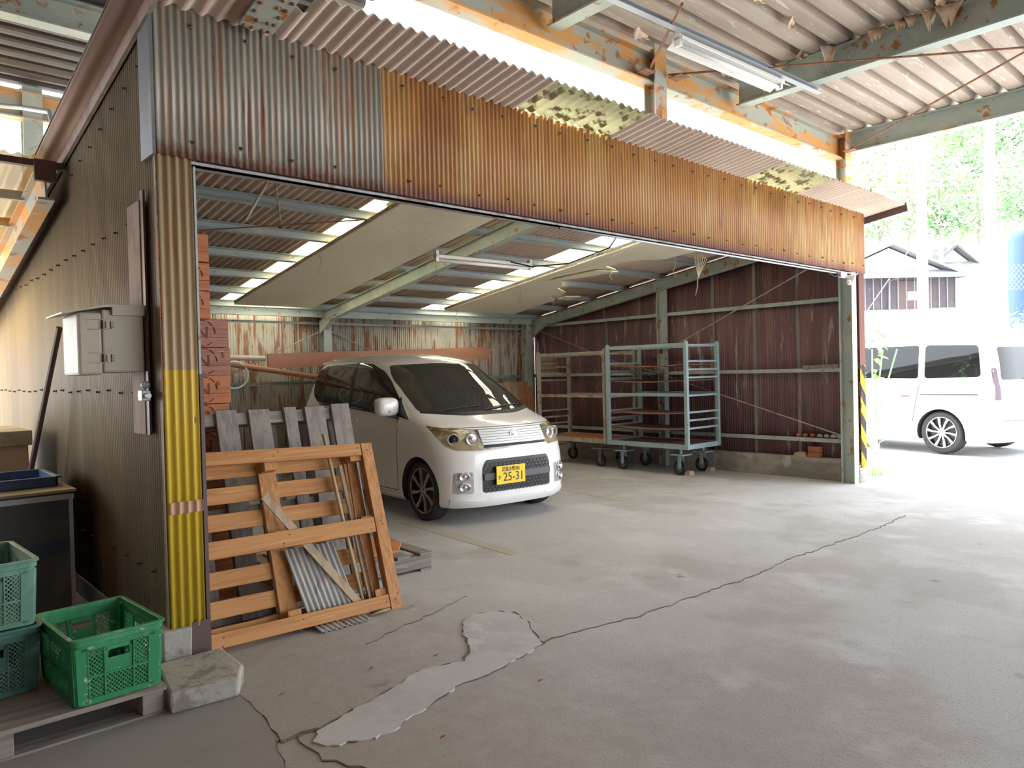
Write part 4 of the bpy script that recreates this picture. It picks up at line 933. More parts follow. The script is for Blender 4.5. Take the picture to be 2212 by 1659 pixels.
M['windscreen'] = mat('windscreen_glass', (.03,.032,.028), rough=.02, spec=.8, local=True)
M['trim'] = mat('black_plastic_trim', (.02,.02,.022), rough=.5, local=True)
M['mesh'] = mat('dark_grille', (.085,.088,.095), rough=.45, local=True)
M['chrome'] = mat('chrome', (.8,.8,.82), rough=.12, metal=1.0, local=True)
M['silver'] = mat('silver_slats', (.82,.84,.88), rough=.35, metal=.25, local=True)
M['lens'] = mat('amber_aged_lens', (.36,.29,.17), [((.20,.12,.05),(4,4,7),.45,.62),((.50,.46,.36),(9,9,9),.52,.66)], rough=.08, coat=.8, local=True)
M['lens_clear'] = mat('clear_lens', (.60,.61,.62), rough=.1, metal=.5, coat=.6, local=True)
M['plate'] = mat('yellow_number_plate', (.90,.62,.01), rough=.45, local=True)
M['plate_ink'] = mat('plate_ink', (.02,.02,.02), rough=.5, local=True)
M['alloy'] = mat('alloy_spoke', (.50,.42,.37), rough=.3, metal=.6, local=True)
M['rim_black'] = mat('black_rim', (.012,.012,.012), rough=.35, local=True)
M['red_lens'] = mat('red_lens', (.45,.03,.03), rough=.15, local=True)
M['tail_lens'] = mat('smoked_tail_lens', (.10,.06,.08), rough=.2, local=True)
M['seam'] = mat('panel_gap', (.05,.045,.04), rough=.7, local=True)

def wheel(parent, x, s, r, rimr, width, sx, spokes=8, m_sp='alloy', m_rim='rim_black', blades=True):
    t = empty('wheel', (x, s, r), None, None); t.parent = parent
    ro = Matrix.Rotation(pi/2*sx, 4, 'Y'); h = width/2
    b = MB(); b.lathe([(rimr,-h+.01),(r-.02,-h),(r-.004,-h+.02),(r,-h+.045),(r,h-.045),(r-.004,h-.02),(r-.025,h),(rimr+.004,h-.004),(rimr,h-.02)], ro, 48, False)
    for k in (-.045,-.015,.015,.045): b.lathe([(r-.001,k-.004),(r+.0015,k-.003),(r+.0015,k+.003),(r-.001,k+.004)], ro, 48, False)
    build('tyre', b, M['tyre'], t, local=True, smooth='auto')
    b = MB(); b.lathe([(0.001,h-.05),(rimr-.02,h-.055),(rimr-.012,h-.02),(rimr,h-.012)], ro, 48, False); b.lathe([(rimr-.012,h-.012),(rimr+.002,h-.006),(rimr+.004,h-.012)], ro, 48, False); build('rim', b, M[m_rim], t, local=True, smooth='auto')
    b = MB(); b.lathe([(rimr-.006,h-.010),(rimr-.001,h-.004),(rimr+.003,h-.006)], ro, 48, False)
    for k in range(spokes):
        a = 2*pi*k/spokes+.2
        P = []
        for rr, wd, sk in ((.035,.010,0),(rimr*.55,.010,.05),(rimr-.008,.018,-.02)):
            aa = a+sk; c = Vector((rr*cos(aa), rr*sin(aa), 0)); tt = Vector((-sin(aa), cos(aa), 0)); P.append((c+tt*wd, c-tt*wd))
        for (a0, a1), (b0, b1) in zip(P, P[1:]):
            z0, z1 = h-.03, h-.012
            b._box([ro @ Vector((q.x,q.y,z)) for z in (z0, z1) for q in (a0, b0, b1, a1)])
    b.lathe([(.001,h-.006),(.04,h-.008),(.045,h-.02)], ro, 20, False)
    build('spokes', b, M[m_sp], t, local=True, smooth=False)
    for k in range(4):
        bb = MB(); a = pi/2*k+.5; bb.lathe([(.006,h-.008),(.006,h-.002)], ro @ Matrix.Translation((.026*cos(a),.026*sin(a),0)), 8)
        build('wheel_nut', bb, M['trim'], t, local=True)
    return t

def kei():
    car = empty('parked_car', (4.57, 5.0, 0), 'white kei minivan with a yellow plate parked inside the shed', 'car', None, radians(-4))
    rows = [  # z, front, rear, halfw, lf, ef, lr
        (.155,.03,3.33,.69,.44,3.0,.20),(.20,.0,3.36,.72,.44,3.1,.22),(.32,.0,3.38,.73,.44,3.1,.22),(.50,.0,3.39,.735,.44,3.0,.22),(.64,.005,3.39,.735,.46,2.8,.22),
        (.72,.035,3.39,.732,.46,2.7,.22),(.80,.075,3.39,.728,.48,2.6,.22),(.855,.115,3.385,.722,.48,2.6,.22),(.895,.20,3.38,.718,.47,2.6,.22),(.93,.31,3.375,.714,.45,2.6,.22),
        (.965,.42,3.365,.71,.42,2.6,.22),(1.01,.505,3.35,.703,.42,2.6,.22),(1.10,.64,3.31,.688,.44,2.6,.24),(1.20,.79,3.26,.668,.48,2.6,.24),(1.30,.955,3.20,.645,.58,2.6,.26),
        (1.40,1.12,3.14,.62,.56,2.7,.26),(1.46,1.24,3.09,.60,.55,2.8,.28),(1.50,1.36,3.04,.57,.55,2.8,.30),(1.54,1.54,2.96,.51,.5,2.7,.34),(1.57,1.75,2.85,.41,.42,2.5,.36),(1.588,1.98,2.66,.24,.28,2.3,.25),(1.592,2.15,2.5,.06,.1,2,.1)]
    body, T = car_body(rows, (.56, 3.0), .312, car, M['pearl'], 4, wz=.285)
    def P(name, outline, fr, off, m, par=car, label=None, thick=.004, cell=.035, sm=True):
        return build(name, patch(T, outline, fr, off, thick, cell), M[m], par, local=True, smooth='auto', label=label)
    # windscreen: projected from the front
    ws = rnd([(-.645,1.005),(-.30,.975),(.30,.975),(.645,1.005),(.625,1.17),(.57,1.38),(.535,1.455),(.0,1.475),(-.535,1.455),(-.57,1.38),(-.625,1.17)], .03)
    P('windscreen', ws, FRONT, .004, 'windscreen', thick=.006, cell=.018)
    P('cowl_panel', [(-.64,.990),(-.3,.958),(.3,.958),(.64,.990),(.63,1.015),(.3,.99),(-.3,.99),(-.63,1.015)], FRONT, .006, 'trim')
    for sx in (-1, 1):
        L = side(sx)
        P('front_window', rnd([(.97,.975),(1.6,1.0),(2.0,1.03),(1.98,1.495),(1.66,1.475),(1.42,1.40),(1.12,1.22),(.97,1.12)], .03), L, .003, 'glass', cell=.018)
        P('quarter_glass', rnd([(.74,.93),(.935,.955),(.935,1.10)], .012), L, .003, 'glass')
        P('door_pillar', [(.935,.945),(.975,.955),(.975,1.14),(.935,1.11)], L, .004, 'trim')
        P('rear_window', rnd([(2.05,1.03),(2.6,1.045),(2.86,1.06),(3.0,1.14),(3.05,1.30),(2.98,1.42),(2.80,1.475),(2.05,1.495)], .05), L, .003, 'glass', cell=.018)
        P('window_pillar', [(1.99,1.015),(2.06,1.02),(2.06,1.495),(1.98,1.495)], L, .0045, 'trim')
        P('window_divider', [(2.70,1.05),(2.72,1.05),(2.76,1.47),(2.74,1.475)], L, .006, 'trim')
        P('belt_strip', [(.95,.945),(1.6,.985),(2.04,1.012),(2.8,1.035),(2.8,1.048),(2.04,1.026),(1.6,1.0),(.95,.96)], L, .007, 'trim')
        # panel gaps
        P('door_gap', [(.945,.25),(.953,.25),(.953,.93),(.945,.93)], L, .0012, 'seam', thick=.001)
        P('door_gap', [(2.04,.25),(2.048,.25),(2.062,1.0),(2.054,1.0)], L, .0012, 'seam', thick=.001)
        P('door_gap', [(.95,.243),(2.9,.243),(2.9,.25),(.95,.25)], L, .0012, 'seam', thick=.001)
        b = patch(T, rnd([(.90,.14),(2.66,.14),(2.66,.215),(.90,.215)], .01), L, .022, .03, .08); build('side_sill', b, M['pearl'], car, local=True, smooth='auto')
        for s in (1.86, 2.86):
            b = patch(T, rnd([(s-.09,.885),(s+.10,.885),(s+.10,.912),(s-.09,.912)], .01), L, .025, .01, .03); hd = build('door_handle', b, M['pearl'], car, local=True, smooth='auto')
        # mirror (only the driver's one is in view, the other is folded away)
        if sx > 0: continue
        mr = empty('wing_mirror', (sx*.81,1.0,1.03), None, None); mr.parent = car
        b = MB(); b.ball((0,0,0), 1, (1,1,1), 3)
        for v in b.bm.verts:
            v.co = Vector((math.copysign(abs(v.co.x)**.6, v.co.x)*.118, math.copysign(abs(v.co.y)**.7, v.co.y)*.09*(1 if v.co.y < 0 else .6), math.copysign(abs(v.co.z)**.6, v.co.z)*.092+.02))
        build('mirror_shell', b, M['pearl'], mr, local=True, smooth=True)
        b = MB(); b.box(-.09,.050,-.05,.09,.060,.09); build('mirror_glass', b, M['chrome'], mr, local=True)
        b = MB(); b.bar((-sx*.0,-.01,-.06), (-sx*.13,-.04,-.095), .07, .035); build('mirror_arm', b, M['trim'], mr, local=True)
        b = MB(); b.bar((sx*.0,-.088,-.022), (sx*.10,-.055,-.016), .012, .020); build('indicator', b, M['lens_clear'], mr, local=True)
        b = MB(); b.ball((-sx*.10,-.06,-.17), .035, (.5,1,1.1), 2); build('side_camera', b, M['pearl'], mr, local=True, smooth=True)
    # bonnet line and light units
    P('bonnet_gap', [(-.66,.868),(-.3,.862),(.3,.862),(.66,.868),(.66,.863),(.3,.857),(-.3,.857),(-.66,.863)], FRONT, .0012, 'seam', thick=.001)
    for sx in (-1, 1):
        hl = P('headlight', rnd([(sx*.365,.662),(sx*.352,.70),(sx*.395,.848),(sx*.50,.856),(sx*.64,.870),(sx*.702,.885),(sx*.69,.80),(sx*.66,.71),(sx*.60,.672)], .015), FRONT, .006, 'lens', label='yellowed headlight', cell=.018)
        for cx, rr, mm in ((.60,.052,'mesh'), (.452,.055,'lens_clear')):
            h = T.ray_cast(Vector((sx*cx,-2,.765)), Vector((0,1,0)))[0]; ny = h.y-.034
            ro = Matrix.Translation((sx*cx, ny+.008, .765)) @ Matrix.Rotation(radians(sx*(30 if cx > .5 else 16)),4,'Z') @ Matrix.Rotation(pi/2,4,'X')
            b = MB(); b.lathe([(rr,-.05),(rr+.004,.004),(rr,.012),(rr-.008,.010),(rr-.014,-.01)], ro, 28, False); ring = build('lamp_ring', b, M['lens_clear'], hl, local=True, smooth='auto')
            b = MB(); b.lathe([(.001,.006),(rr*.25,.004),(rr*.55,-.004),(rr*.8,-.002),(rr,-.004)], ro, 28, False); build('lamp_bowl', b, M['rim_black' if mm == 'mesh' else 'chrome'], ring, local=True, smooth=True)
        # fog lamp recess
        P('fog_lamp_surround', rnd([(sx*.465,.275),(sx*.465,.49),(sx*.655,.49),(sx*.665,.275)], .03), FRONT, .003, 'pearl')
        fl = P('fog_lamp', rnd([(sx*.478,.288),(sx*.482,.475),(sx*.635,.475),(sx*.645,.29)], .02), FRONT, .009, 'lens_clear', cell=.02)
        for zz in (.345, .44):
            hh = T.ray_cast(Vector((sx*.56,-2,zz)), Vector((0,1,0)))[0]; b = MB(); b.lathe([(.042,0),(.040,.008),(.034,.010),(.030,.004),(.012,.004),(.001,.012)], Matrix.Translation((sx*.56,hh.y-.014,zz)) @ Matrix.Rotation(radians(sx*22),4,'Z') @ Matrix.Rotation(pi/2,4,'X') @ Matrix.Scale(1.3,4,(1,0,0)), 20, False); build('fog_bowl', b, M['chrome'], fl, local=True, smooth=True)
        P('fog_lamp_bar', [(sx*.48,.400),(sx*.64,.404),(sx*.64,.412),(sx*.48,.408)], FRONT, .012, 'chrome', par=fl)
        P('reflector_strip', [(sx*.50,.450),(sx*.58,.452),(sx*.58,.462),(sx*.50,.460)], FRONT, .012, 'red_lens', par=fl)
    # silver slat grille
    g = P('grille_bar', rnd([(-.365,.705),(.365,.705),(.40,.845),(-.40,.845)], .012), FRONT, .004, 'mesh')
    for k in range(6):
        z = .709+.0225*k; P('slat', [(-.362,z),(.362,z),(.366,z+.019),(-.366,z+.019)], FRONT, .016, 'silver', par=g, thick=.010)
    P('grille_trim', [(-.36,.682),(.36,.682),(.365,.704),(-.365,.704)], FRONT, .006, 'trim')
    P('grille_chrome', [(-.35,.668),(.35,.668),(.355,.682),(-.355,.682)], FRONT, .008, 'chrome')
    # emblem: oval ring with an angular stylised letter
    h = T.ray_cast(Vector((0,-2,.785)), Vector((0,1,0)))[0]
    em = empty('emblem', (0,h.y-.02,.785), None, None); em.parent = car
    b = MB(); b.tube([(.052*cos(a*pi/12),0,.040*sin(a*pi/12)) for a in range(24)], .0045, 8, True); build('ring', b, M['chrome'], em, local=True, smooth=True)
    b = MB(); b.prism([(-.044,-.002,.016),(.008,-.002,.020),(.040,-.002,.012),(.030,-.002,-.010),(-.006,-.002,-.020),(-.030,-.002,-.031),(-.012,-.002,-.004),(-.02,-.002,.006)], (0,-.006,0)); b.prism([(.004,-.009,.010),(.024,-.009,.006),(.018,-.009,-.006),(-.002,-.009,-.010)], (0,-.002,0)); build('mark', b, M['chrome'], em, local=True, bevel=.001)
    # lower grille
    lg = P('lower_grille', rnd([(-.395,.285),(.395,.285),(.395,.50),(.36,.575),(-.36,.575),(-.395,.50)], .03), FRONT, .002, 'rim_black')
    hexr = .026
    for r in range(8):
        if r in (0, 4): b = MB()
        for c in range(-9, 10):
            x = c*hexr*1.73+(r%2)*hexr*.866; z = .30+r*hexr*1.5*.82
            if abs(x) > .36 or z > .56 or .395 < z < .455: continue
            pts = []
            for k in range(6):
                a = pi/6+k*pi/3; xx, zz = x+hexr*cos(a)*.97, z+hexr*.8*sin(a); hh = T.ray_cast(Vector((xx,-2,zz)), Vector((0,1,0)))[0]; pts.append((xx, hh.y-.007, zz))
            b.tube(pts, .0019, 4, True)
        if r in (3, 7): build('honeycomb', b, M['mesh'], lg, local=True)
    bar = patch(T, rnd([(-.385,.395),(.385,.395),(.385,.455),(-.385,.455)], .01), FRONT, .022, .02); build('cross_bar', bar, M['mesh'], lg, local=True, smooth='auto')
    P('grille_surround', rnd([(-.42,.262),(.42,.262),(.43,.51),(.385,.60),(-.385,.60),(-.43,.51)], .04), FRONT, .0008, 'pearl')
    # plate
    pt = empty('number_plate', (-.115,-.035,.43), None, None); pt.parent = car
    b = MB(); b.box(-.165,-.003,-.083,.165,.004,.083); build('plate', b, M['plate'], pt, local=True, bevel=.003)
    for body_, sz, x, z, sx_ in (('尾張小牧581', .046, .0, .048, .82), ('25-31', .112, .028, -.022, .92), ('す', .042, -.132, -.022, 1)):
        tm = text_mesh(body_, sz, .0008); bmesh.ops.transform(tm.bm, matrix=Matrix.Translation((x,-.0045,z)) @ Matrix.Rotation(pi/2,4,'X') @ Matrix.Diagonal((sx_,1,1,1)), verts=tm.bm.verts); build('lettering', tm, M['plate_ink'], pt, local=True, label='black characters')
    for x in (-.095, .098): b = MB(); b.lathe([(.005,0),(.005,.003)], Matrix.Translation((x,-.003,.055)) @ Matrix.Rotation(pi/2,4,'X'), 8); build('plate_bolt', b, M['chrome'], pt, local=True)
    # lip
    b = patch(T, rnd([(-.66,.155),(.66,.155),(.665,.245),(.36,.205),(.30,.232),(-.30,.232),(-.36,.205),(-.665,.245)], .02), FRONT, .014, .03); build('front_lip', b, M['pearl'], car, local=True, smooth='auto')
    # wipers
    for x0, x1, z1 in ((-.52,-.02,1.035), (-.02,.50,1.03)):
        pts = []
        for k in range(9):
            t_ = k/8; xx = x0+(x1-x0)*t_; zz = 1.0+(z1-1.0)*sin(pi*t_*.6); hh = T.ray_cast(Vector((xx,-2,zz)), Vector((0,1,0)))[0]; pts.append((xx, hh.y-.012, zz+.004))
        b = MB(); b.tube(pts, .006, 5); build('wiper', b, M['trim'], car, local=True)
    # roof spoiler
    b = MB(); b.prism([(-.50,2.85,1.50),(-.50,3.15,1.49),(-.50,3.14,1.52),(-.50,2.82,1.555)], (1.0,0,0)); build('roof_spoiler', b, M['pearl'], car, local=True, bevel=.008)
    for sx in (-1, 1):
        for s in (.56, 3.0): wheel(car, sx*.622, s, .281, .208, .165, sx)
    b = MB(); b.box(-.50,.3,.17,.50,3.1,.26); build('underbody', b, M['trim'], car, local=True)
    return car
kei()

def van():
    a = math.atan2(.65, .76)
    car = empty('parked_van', (11.45, 2.75, 0), 'silver-white van parked outside in the sun beyond the hazard-striped post', 'van', None, a-pi/2+pi)
    # local: front at s=0 -> place rear towards the camera
    rows = [(.20,.03,4.22,.76,.5,3,.2),(.26,.0,4.25,.80,.5,3,.2),(.5,.0,4.26,.82,.5,3,.22),(.8,.02,4.26,.82,.5,3,.22),(.95,.12,4.25,.81,.5,3,.22),(1.02,.35,4.24,.80,.5,3,.24),
            (1.08,.75,4.23,.78,.5,3,.26),(1.3,1.1,4.20,.75,.5,3,.28),(1.55,1.5,4.14,.71,.5,3,.30),(1.68,1.75,4.08,.67,.5,3,.32),(1.74,2.0,3.98,.58,.5,3,.4),(1.775,2.3,3.8,.4,.4,2.5,.4),(1.785,2.7,3.5,.1,.2,2,.2)]
    body, T = car_body(rows, (.75, 3.45), .36, car, mat('van_paint', (.74,.75,.77), rough=.25, coat=.6, local=True), 3, wz=.30)
    def P(name, outline, fr, off, m, par=car): return build(name, patch(T, outline, fr, off, .005, .06), M[m], par, local=True, smooth='auto')
    for sx in (-1, 1):
        L = side(sx)
        P('front_window', rnd([(1.35,1.14),(2.05,1.12),(2.05,1.60),(1.78,1.60)], .05), L, .003, 'glass')
        P('sliding_window', rnd([(2.12,1.12),(3.10,1.11),(3.08,1.61),(2.12,1.61)], .05), L, .003, 'glass')
        P('rear_window', rnd([(3.2,1.11),(4.02,1.13),(3.95,1.58),(3.18,1.61)], .06), L, .003, 'glass')
        P('door_gap', [(2.08,.30),(2.09,.30),(2.09,1.02),(2.08,1.02)], L, .0015, 'seam'); P('door_gap', [(3.02,.45),(3.03,.45),(3.14,1.02),(3.13,1.02)], L, .0015, 'seam')
        P('slide_rail', [(3.14,.86),(4.0,.87),(4.0,.885),(3.14,.875)], L, .002, 'seam')
        P('door_handle', rnd([(2.85,.83),(3.0,.83),(3.0,.86),(2.85,.86)], .01), L, .02, 'chrome')
    BACK = lambda u, v: ((u, 8, v), (0, -1, 0))
    P('tailgate_window', rnd([(-.60,1.08),(.60,1.08),(.54,1.55),(-.54,1.55)], .05), BACK, .003, 'glass')
    for sx in (-1, 1): P('tail_light', rnd([(sx*.66,.80),(sx*.75,.80),(sx*.70,1.25),(sx*.64,1.25)], .02), BACK, .004, 'tail_lens')
    P('tailgate_gap', [(-.62,.50),(.62,.50),(.62,.51),(-.62,.51)], BACK, .002, 'seam')
    P('windscreen', rnd([(-.66,1.12),(.66,1.12),(.6,1.6),(-.6,1.6)], .05), FRONT, .003, 'windscreen')
    b = MB(); b.bar((-.2,4.27,1.05),(.3,4.20,1.12),.012,.012); build('rear_wiper', b, M['trim'], car, local=True)
    b = MB(); b.tube([(-.45,4.27,.86),(.45,4.27,.86)],.014,8); build('tailgate_trim', b, M['chrome'], car, local=True)
    for sx in (-1, 1):
        for s in (.75, 3.45): wheel(car, sx*.70, s, .315, .225, .19, sx, 10, 'silver')
    b = MB(); b.box(-.6,.3,.22,.6,3.9,.35); build('underbody', b, M['trim'], car, local=True)
    return car
v = van()
# put the rear left wheel where it stands in the picture
w = Vector((-.70, 3.45, 0)); fwd = Vector((.24,.97,0)).normalized()
ang = math.atan2(-fwd.x, fwd.y)                     # local +s points backwards
v.rotation_euler = (0, 0, ang+pi)
rot = Matrix.Rotation(ang+pi, 3, 'Z')
best = None
for sx in (-1, 1):
    off = rot @ Vector((sx*.78, 3.45, 0))
    p = Vector((11.95, 3.81, 0)) - off
    q = p + rot @ Vector((0, 3.45, 0))
    if best is None or q.length > best[1]: best = (p, q.length)
v.location = best[0]
# ------------------------------------------------------------------ outside
def leaf_mat(name, c1, c2): return mat(name, c1, [(c2, (1.2,1.2,1.2), .42, .6)], rough=.6)
LM = [leaf_mat('leaf_light', (.36,.52,.24), (.55,.62,.45)), leaf_mat('leaf_mid', (.24,.42,.22), (.46,.56,.38)), leaf_mat('leaf_pale', (.60,.66,.52), (.42,.54,.34))]
BARK = mat('bark', (.35,.32,.27), rough=.9)
def leaf_cloud(b, c, r, n, s, squash=.8):
    for _ in range(n):
        d = Vector((random.gauss(0,1), random.gauss(0,1), random.gauss(0,1))).normalized(); rr = random.random()**.4
        p = Vector(c)+Vector((d.x*r*rr, d.y*r*rr, d.z*r*rr*squash)); u = Vector((random.gauss(0,1), random.gauss(0,1), random.gauss(0,.6))).normalized(); w = u.cross(Vector((random.gauss(0,1),random.gauss(0,1),random.gauss(0,1)))).normalized()
        k = s*random.uniform(.6,1.3)
        b.bm.faces.new([b.bm.verts.new(p-u*k), b.bm.verts.new(p+w*k*.45), b.bm.verts.new(p+u*k), b.bm.verts.new(p-w*k*.45)])
def tree_proto(seed, m):
    random.seed(seed); t = empty('hillside_tree', (0,0,0), None, None)
    b = MB(); b.tube([(0,0,-.5),(.1,.05,2),(.05,.2,4.5),(.2,.1,6.5)], [.16,.13,.09,.04], 7)
    for k in range(5):
        a = random.uniform(0,2*pi); z = random.uniform(2.2,4.5); b.tube([(.1,.1,z),(.1+1.0*cos(a),.1+1.0*sin(a),z+1.1),(.1+1.9*cos(a),.1+1.9*sin(a),z+1.6)], [.07,.04,.02], 5)
    build('trunk', b, BARK, t, local=True)
    b = MB(); b.sm = True
    for k in range(16):
        a = random.uniform(0,2*pi); rr = random.uniform(0,1.9); leaf_cloud(b, (rr*cos(a), rr*sin(a), random.uniform(2.6,6.8)), random.uniform(.8,1.3), 95, .17)
    build('foliage', b, m, t, local=True)
    return t
protos = [tree_proto(11, LM[0]), tree_proto(12, LM[1]), tree_proto(13, LM[2])]
random.seed(5)
used = [False]*3
desc = ['leafy light green tree', 'leafy mid green tree', 'pale silvery green tree']
rr_ = Vector((.74,-.67,0)); ff_ = Vector((.67,.74,0))
def outz2(p): return outz(p.x, p.y)
ORD = ['first','second','third','fourth','fifth','sixth','seventh','eighth','ninth','tenth']
ROWN = [47,54,62,71,82]
for D, n, lo, hi in ((47,7,.40,.80),(54,8,.40,.80),(62,9,.40,.80),(71,10,.40,.80),(82,10,.40,.82)):
    for i in range(n):
        l = lo+(hi-lo)*(i+random.uniform(.1,.9))/n; p = ff_*D+rr_*(l*D); i3 = random.randrange(3)
        o = protos[i3] if not used[i3] else copy_tree(protos[i3]); used[i3] = True
        o.location = (p.x, p.y, outz2(p)); o.rotation_euler = (0,0,random.uniform(0,6)); s = random.uniform(.85,1.25)*(1+.2*(D>60)); o.scale = (s,s,s)
        props(o, '%s, %s from the shed side in the %s row up the hillside' % (desc[i3], ORD[i], ORD[ROWN.index(D)]), 'tree', 'trees on the wooded hillside')
def shrub(loc, r, label, m, n=500, s=.06, name='garden_shrub', h=1.0):
    t = empty(name, loc, label, 'shrub'); b = MB(); b.sm = True
    for k in range(7): leaf_cloud(b, (random.uniform(-r*.6,r*.6), random.uniform(-r*.6,r*.6), r*h*random.uniform(.5,1.3)), r*.55, n//7, s)
    build('foliage', b, m, t, local=True)
    b = MB()
    for k in range(4): a = k*1.6; b.tube([(0,0,-.1),(.3*r*cos(a),.3*r*sin(a),r*h*.6),(.5*r*cos(a),.5*r*sin(a),r*h)], .02*r+.004, 5)
    build('stem', b, BARK, t, local=True)
    return t
shrub((24.9,6.1,outz(24.9,6.1)-.1), 1.5, 'round pale shrub on the bank beyond the van roof', LM[2], 1500, .07)
shrub((22.0,4.4,outz(22,4.4)), 1.9, 'bright green bush beyond the rear of the van', LM[0], 2200, .07)
shrub((26.6,8.6,outz(26.6,8.6)-.1), 1.3, 'low white-green shrub below the wooden house', LM[2], 1100, .06)
shrub((24.4,10.4,outz(24.4,10.4)-.1), 1.2, 'leafy bush beyond the hazard-striped post', LM[0], 1000, .07)
# broad-leaved plant beside the shed corner
t = empty('leafy_plant', (10.87,4.34,0), 'tall broad-leaved green plant just outside the hazard-striped post', 'plant')
b = MB()
for k in range(4): b.tube([(10.87,4.34,0),(10.87+.1*cos(k*1.7),4.34+.1*sin(k*1.7),.8),(10.84+.28*cos(k*1.7),4.3+.28*sin(k*1.7),1.55)], .012, 5)
build('stem', b, LM[1], t)
b = MB(); b.sm = True
for k in range(46):
    a = random.uniform(0,6.28); z = random.uniform(1.0,1.95); r0 = random.uniform(.05,.32); c = Vector((10.86+r0*cos(a), 4.33+r0*sin(a), z)); d = Vector((cos(a), sin(a), random.uniform(-.9,.2))).normalized(); s_ = d.cross(Vector((0,0,1))).normalized(); L = random.uniform(.12,.2)
    pts = [c, c+d*L*.35+s_*L*.2, c+d*L*.7+s_*L*.15-Vector((0,0,.01)), c+d*L-Vector((0,0,.03)), c+d*L*.7-s_*L*.15-Vector((0,0,.01)), c+d*L*.35-s_*L*.2]
    b.bm.faces.new([b.bm.verts.new(p) for p in pts])
build('foliage', b, leaf_mat('leaf_green', (.16,.36,.08), (.28,.45,.14)), t)
def tuft(x, y, n, h, label, m, sp=.1):
    b = MB(); b.sm = True
    for k in range(n):
        a = random.uniform(0,6.28); x0, y0 = x+random.gauss(0,sp), y+random.gauss(0,sp*.6); l = h*random.uniform(.5,1.1); w = .006; t_ = Vector((-sin(a),cos(a),0))*w; P0 = Vector((x0,y0,-.01)); P1 = P0+Vector((cos(a)*l*.3,sin(a)*l*.3,l*.7)); P2 = P0+Vector((cos(a)*l*.8,sin(a)*l*.8,l*.9))
        v = [b.bm.verts.new(q) for q in (P0-t_,P0+t_,P1+t_,P1-t_,P2)]; b.bm.faces.new(v[:4]); b.bm.faces.new((v[3],v[2],v[4]))
    build('weed_tuft', b, m, label=label, cat='weeds', kind='stuff')
tuft(9.25, 3.72, 90, .16, 'low weeds growing at the foot of the hazard-striped post', LM[0], .12)
tuft(9.65, 3.55, 80, .10, 'browned low weeds beside the sunlit road', LM[2], .16)
tuft(11.4, 4.55, 30, .26, 'bright green spiky weed in front of the van shadow', LM[0], .03)
tuft(9.9, 4.6, 60, .12, 'sparse weeds along the outside of the shed', LM[2], .25)
# wooden houses
HW = mat('old_board_wall', (.085,.07,.075), [((.11,.09,.09), (3,3,3), .5, .62)], rough=.85)
HT = mat('roof_tile', (.22,.22,.24), rough=.6)
HP = mat('pale_plaster', (.62,.58,.50), rough=.8)
def house(base, w, d, hw, hr, label, door=None, over=.5):
    base = Vector(base); t = empty('wooden_house', base, label, 'house')
    r, f, u = Vector((.76,-.65,0)).normalized(), Vector((.65,.76,0)).normalized(), Vector((0,0,1))
    def pt(a, c, z): return base+r*a+f*c+u*z
    b = MB(); b._box([pt(0,0,-1.5),pt(w,0,-1.5),pt(w,d,-1.5),pt(0,d,-1.5),pt(0,0,hw),pt(w,0,hw),pt(w,d,hw),pt(0,d,hw)]); build('wall', b, HW, t)
    b = MB()
    n = int(w/.45)
    for k in range(n+1): b.bar(pt(w*k/n,-.03,0), pt(w*k/n,-.03,hw), .06, .05, up=f)
    build('batten', b, HT, t)
    b = MB(); b.prism([pt(0,0,hw),pt(w,0,hw),pt(w/2,0,hr)], f*d); build('gable', b, HP, t)
    for s in (0, 1):
        e = -over if s == 0 else w+over; zz = hw-(hr-hw)/(w/2)*over+.12
        b = MB(); b._box([pt(e,-over,zz),pt(w/2,-over,hr+.12),pt(w/2,d+over,hr+.12),pt(e,d+over,zz),pt(e,-over,zz+.14),pt(w/2,-over,hr+.26),pt(w/2,d+over,hr+.26),pt(e,d+over,zz+.14)]); build('roof', b, HT, t)
    b = MB(); b._box([pt(-.3,-1.0,hw*.93),pt(w+.3,-1.0,hw*.93),pt(w+.3,.05,hw+.30),pt(-.3,.05,hw+.30),pt(-.3,-1.0,hw*.93+.1),pt(w+.3,-1.0,hw*.93+.1),pt(w+.3,.05,hw+.4),pt(-.3,.05,hw+.4)]); build('pent_roof', b, HT, t)
    if door:
        b = MB(); b._box([pt(door[0],-.05,0),pt(door[1],-.05,0),pt(door[1],.02,0),pt(door[0],.02,0),pt(door[0],-.05,hw*.9),pt(door[1],-.05,hw*.9),pt(door[1],.02,hw*.9),pt(door[0],.02,hw*.9)]); build('doorway', b, mat('dark_doorway', (.10,.06,.05)), t)
        b = MB(); b._box([pt(door[0]+.5,-.09,1.0),pt(door[0]+1.0,-.09,1.0),pt(door[0]+1.0,-.055,1.0),pt(door[0]+.5,-.055,1.0),pt(door[0]+.5,-.09,1.5),pt(door[0]+1.0,-.09,1.5),pt(door[0]+1.0,-.055,1.5),pt(door[0]+.5,-.055,1.5)]); build('notice', b, HP, t)
        b = MB(); b.tube([pt(door[0]-.5,-.95,hw*.93),pt(door[0]-.6,-.2,hw*.9),pt(door[0]-.6,-.12,.1)], .05, 6); build('downpipe', b, HT, t)
    return t
house((41.2,19.1,3.9), 7.6, 5, 2.35, 4.0, 'dark wooden house with a tiled roof below the hillside', (4.3,6.2))
house((53.0,18.2,4.35), 4.8, 5.5, 2.6, 4.5, 'smaller wooden house with a gable beyond the first utility pole')
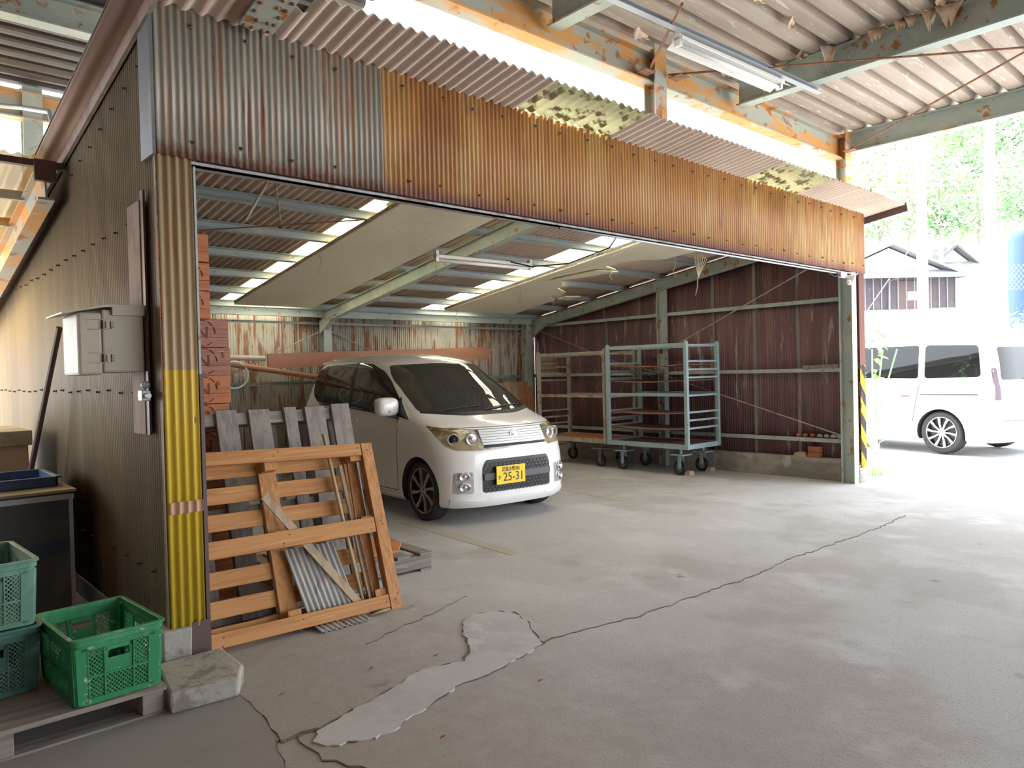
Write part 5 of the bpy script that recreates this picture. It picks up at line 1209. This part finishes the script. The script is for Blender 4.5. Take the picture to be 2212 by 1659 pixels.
# utility poles and wires
PM = mat('pole_concrete', (.52,.50,.48), rough=.8)
PT = []
for (x, y), lean, l in (((28.3,9.55),.0,'concrete utility pole in front of the wooden houses'), ((27.75,7.3),.0,'concrete utility pole nearer the blue tank')):
    t = empty('utility_pole', (x,y,outz(x,y)), l, 'pole'); z0 = outz(x,y)
    b = MB(); b.tube([(x,y,z0),(x-.05,y,13)], [.19,.14], 14); build('shaft', b, PM, t, smooth='auto')
    for z in (7.6, 8.4) if y > 8 else (9.4,): b = MB(); b.bar((x-.75,y+.6,z),(x+.75,y-.6,z),.08,.08); build('crossarm', b, HT, t)
    for z in (4.0,4.6,5.6,6.4): b = MB(); b.lathe([(.185,0),(.185,.05)], Matrix.Translation((x,y,z)), 14, False); build('steel_band', b, HT, t)
def wire(p, q, sag, l, r=.012):
    p, q = Vector(p), Vector(q); b = MB(); b.tube([p+(q-p)*t-Vector((0,0,sag*4*t*(1-t))) for t in frange(0,1,16)], r, 5); build('overhead_wire', b, HT, label=l, cat='wire', group='overhead wires')
for z, s, yq in ((7.6,.5,26),(8.4,.5,27),(7.2,.6,25.5)): wire((28.3,9.55,z), (26,yq,z+2.4), s, 'overhead wire running from the first utility pole past the shed roof')
wire((28.3,9.55,6.8), (27.75,7.3,7.0), .1, 'overhead wire between the two utility poles'); wire((27.75,7.3,7.4), (31,-6,8), .5, 'overhead wire beyond the second utility pole')
b = MB(); b.tube([(28.3,9.55,6.0),(31.2,13.5,outz(31.2,13.5))], .02, 5); build('stay_wire', b, HT, label='stay wire slanting down beside the first utility pole', cat='wire')
# blue tank behind chain link
t = empty('water_tank', (36.2,7.9,outz(36.2,7.9)), 'blue water tank behind a chain link fence', 'tank')
TB = mat('tank_blue', (.035,.08,.20), rough=.5)
b = MB(); b.lathe([(1.0,outz(36.2,7.9)),(1.0,6.3),(.9,6.6),(.35,6.8),(.35,6.9),(.3,6.95)], Matrix.Translation((36.2,7.9,0)), 20); build('vessel', b, TB, t, smooth='auto')
b = MB(); z0 = outz(33.5,7.5)
for k in range(26):
    for s in (1, -1): 
        p = Vector((33.0+.12*k, 8.6-.12*k, z0+2.2)); q = p+Vector((.8*s*.7, -.8*s*.7, 1.0)); b.tube([p, q], .008, 4)
b.tube([(33,8.6,z0),(33,8.6,z0+3.3)], .04, 6); b.tube([(36.1,5.5,z0),(36.1,5.5,z0+3.3)], .04, 6)
build('chain_link_fence', b, HT, label='chain link fence in front of the blue tank', cat='fence')
for x in (15.5, 17.0, 18.5, 20.0):
    pass
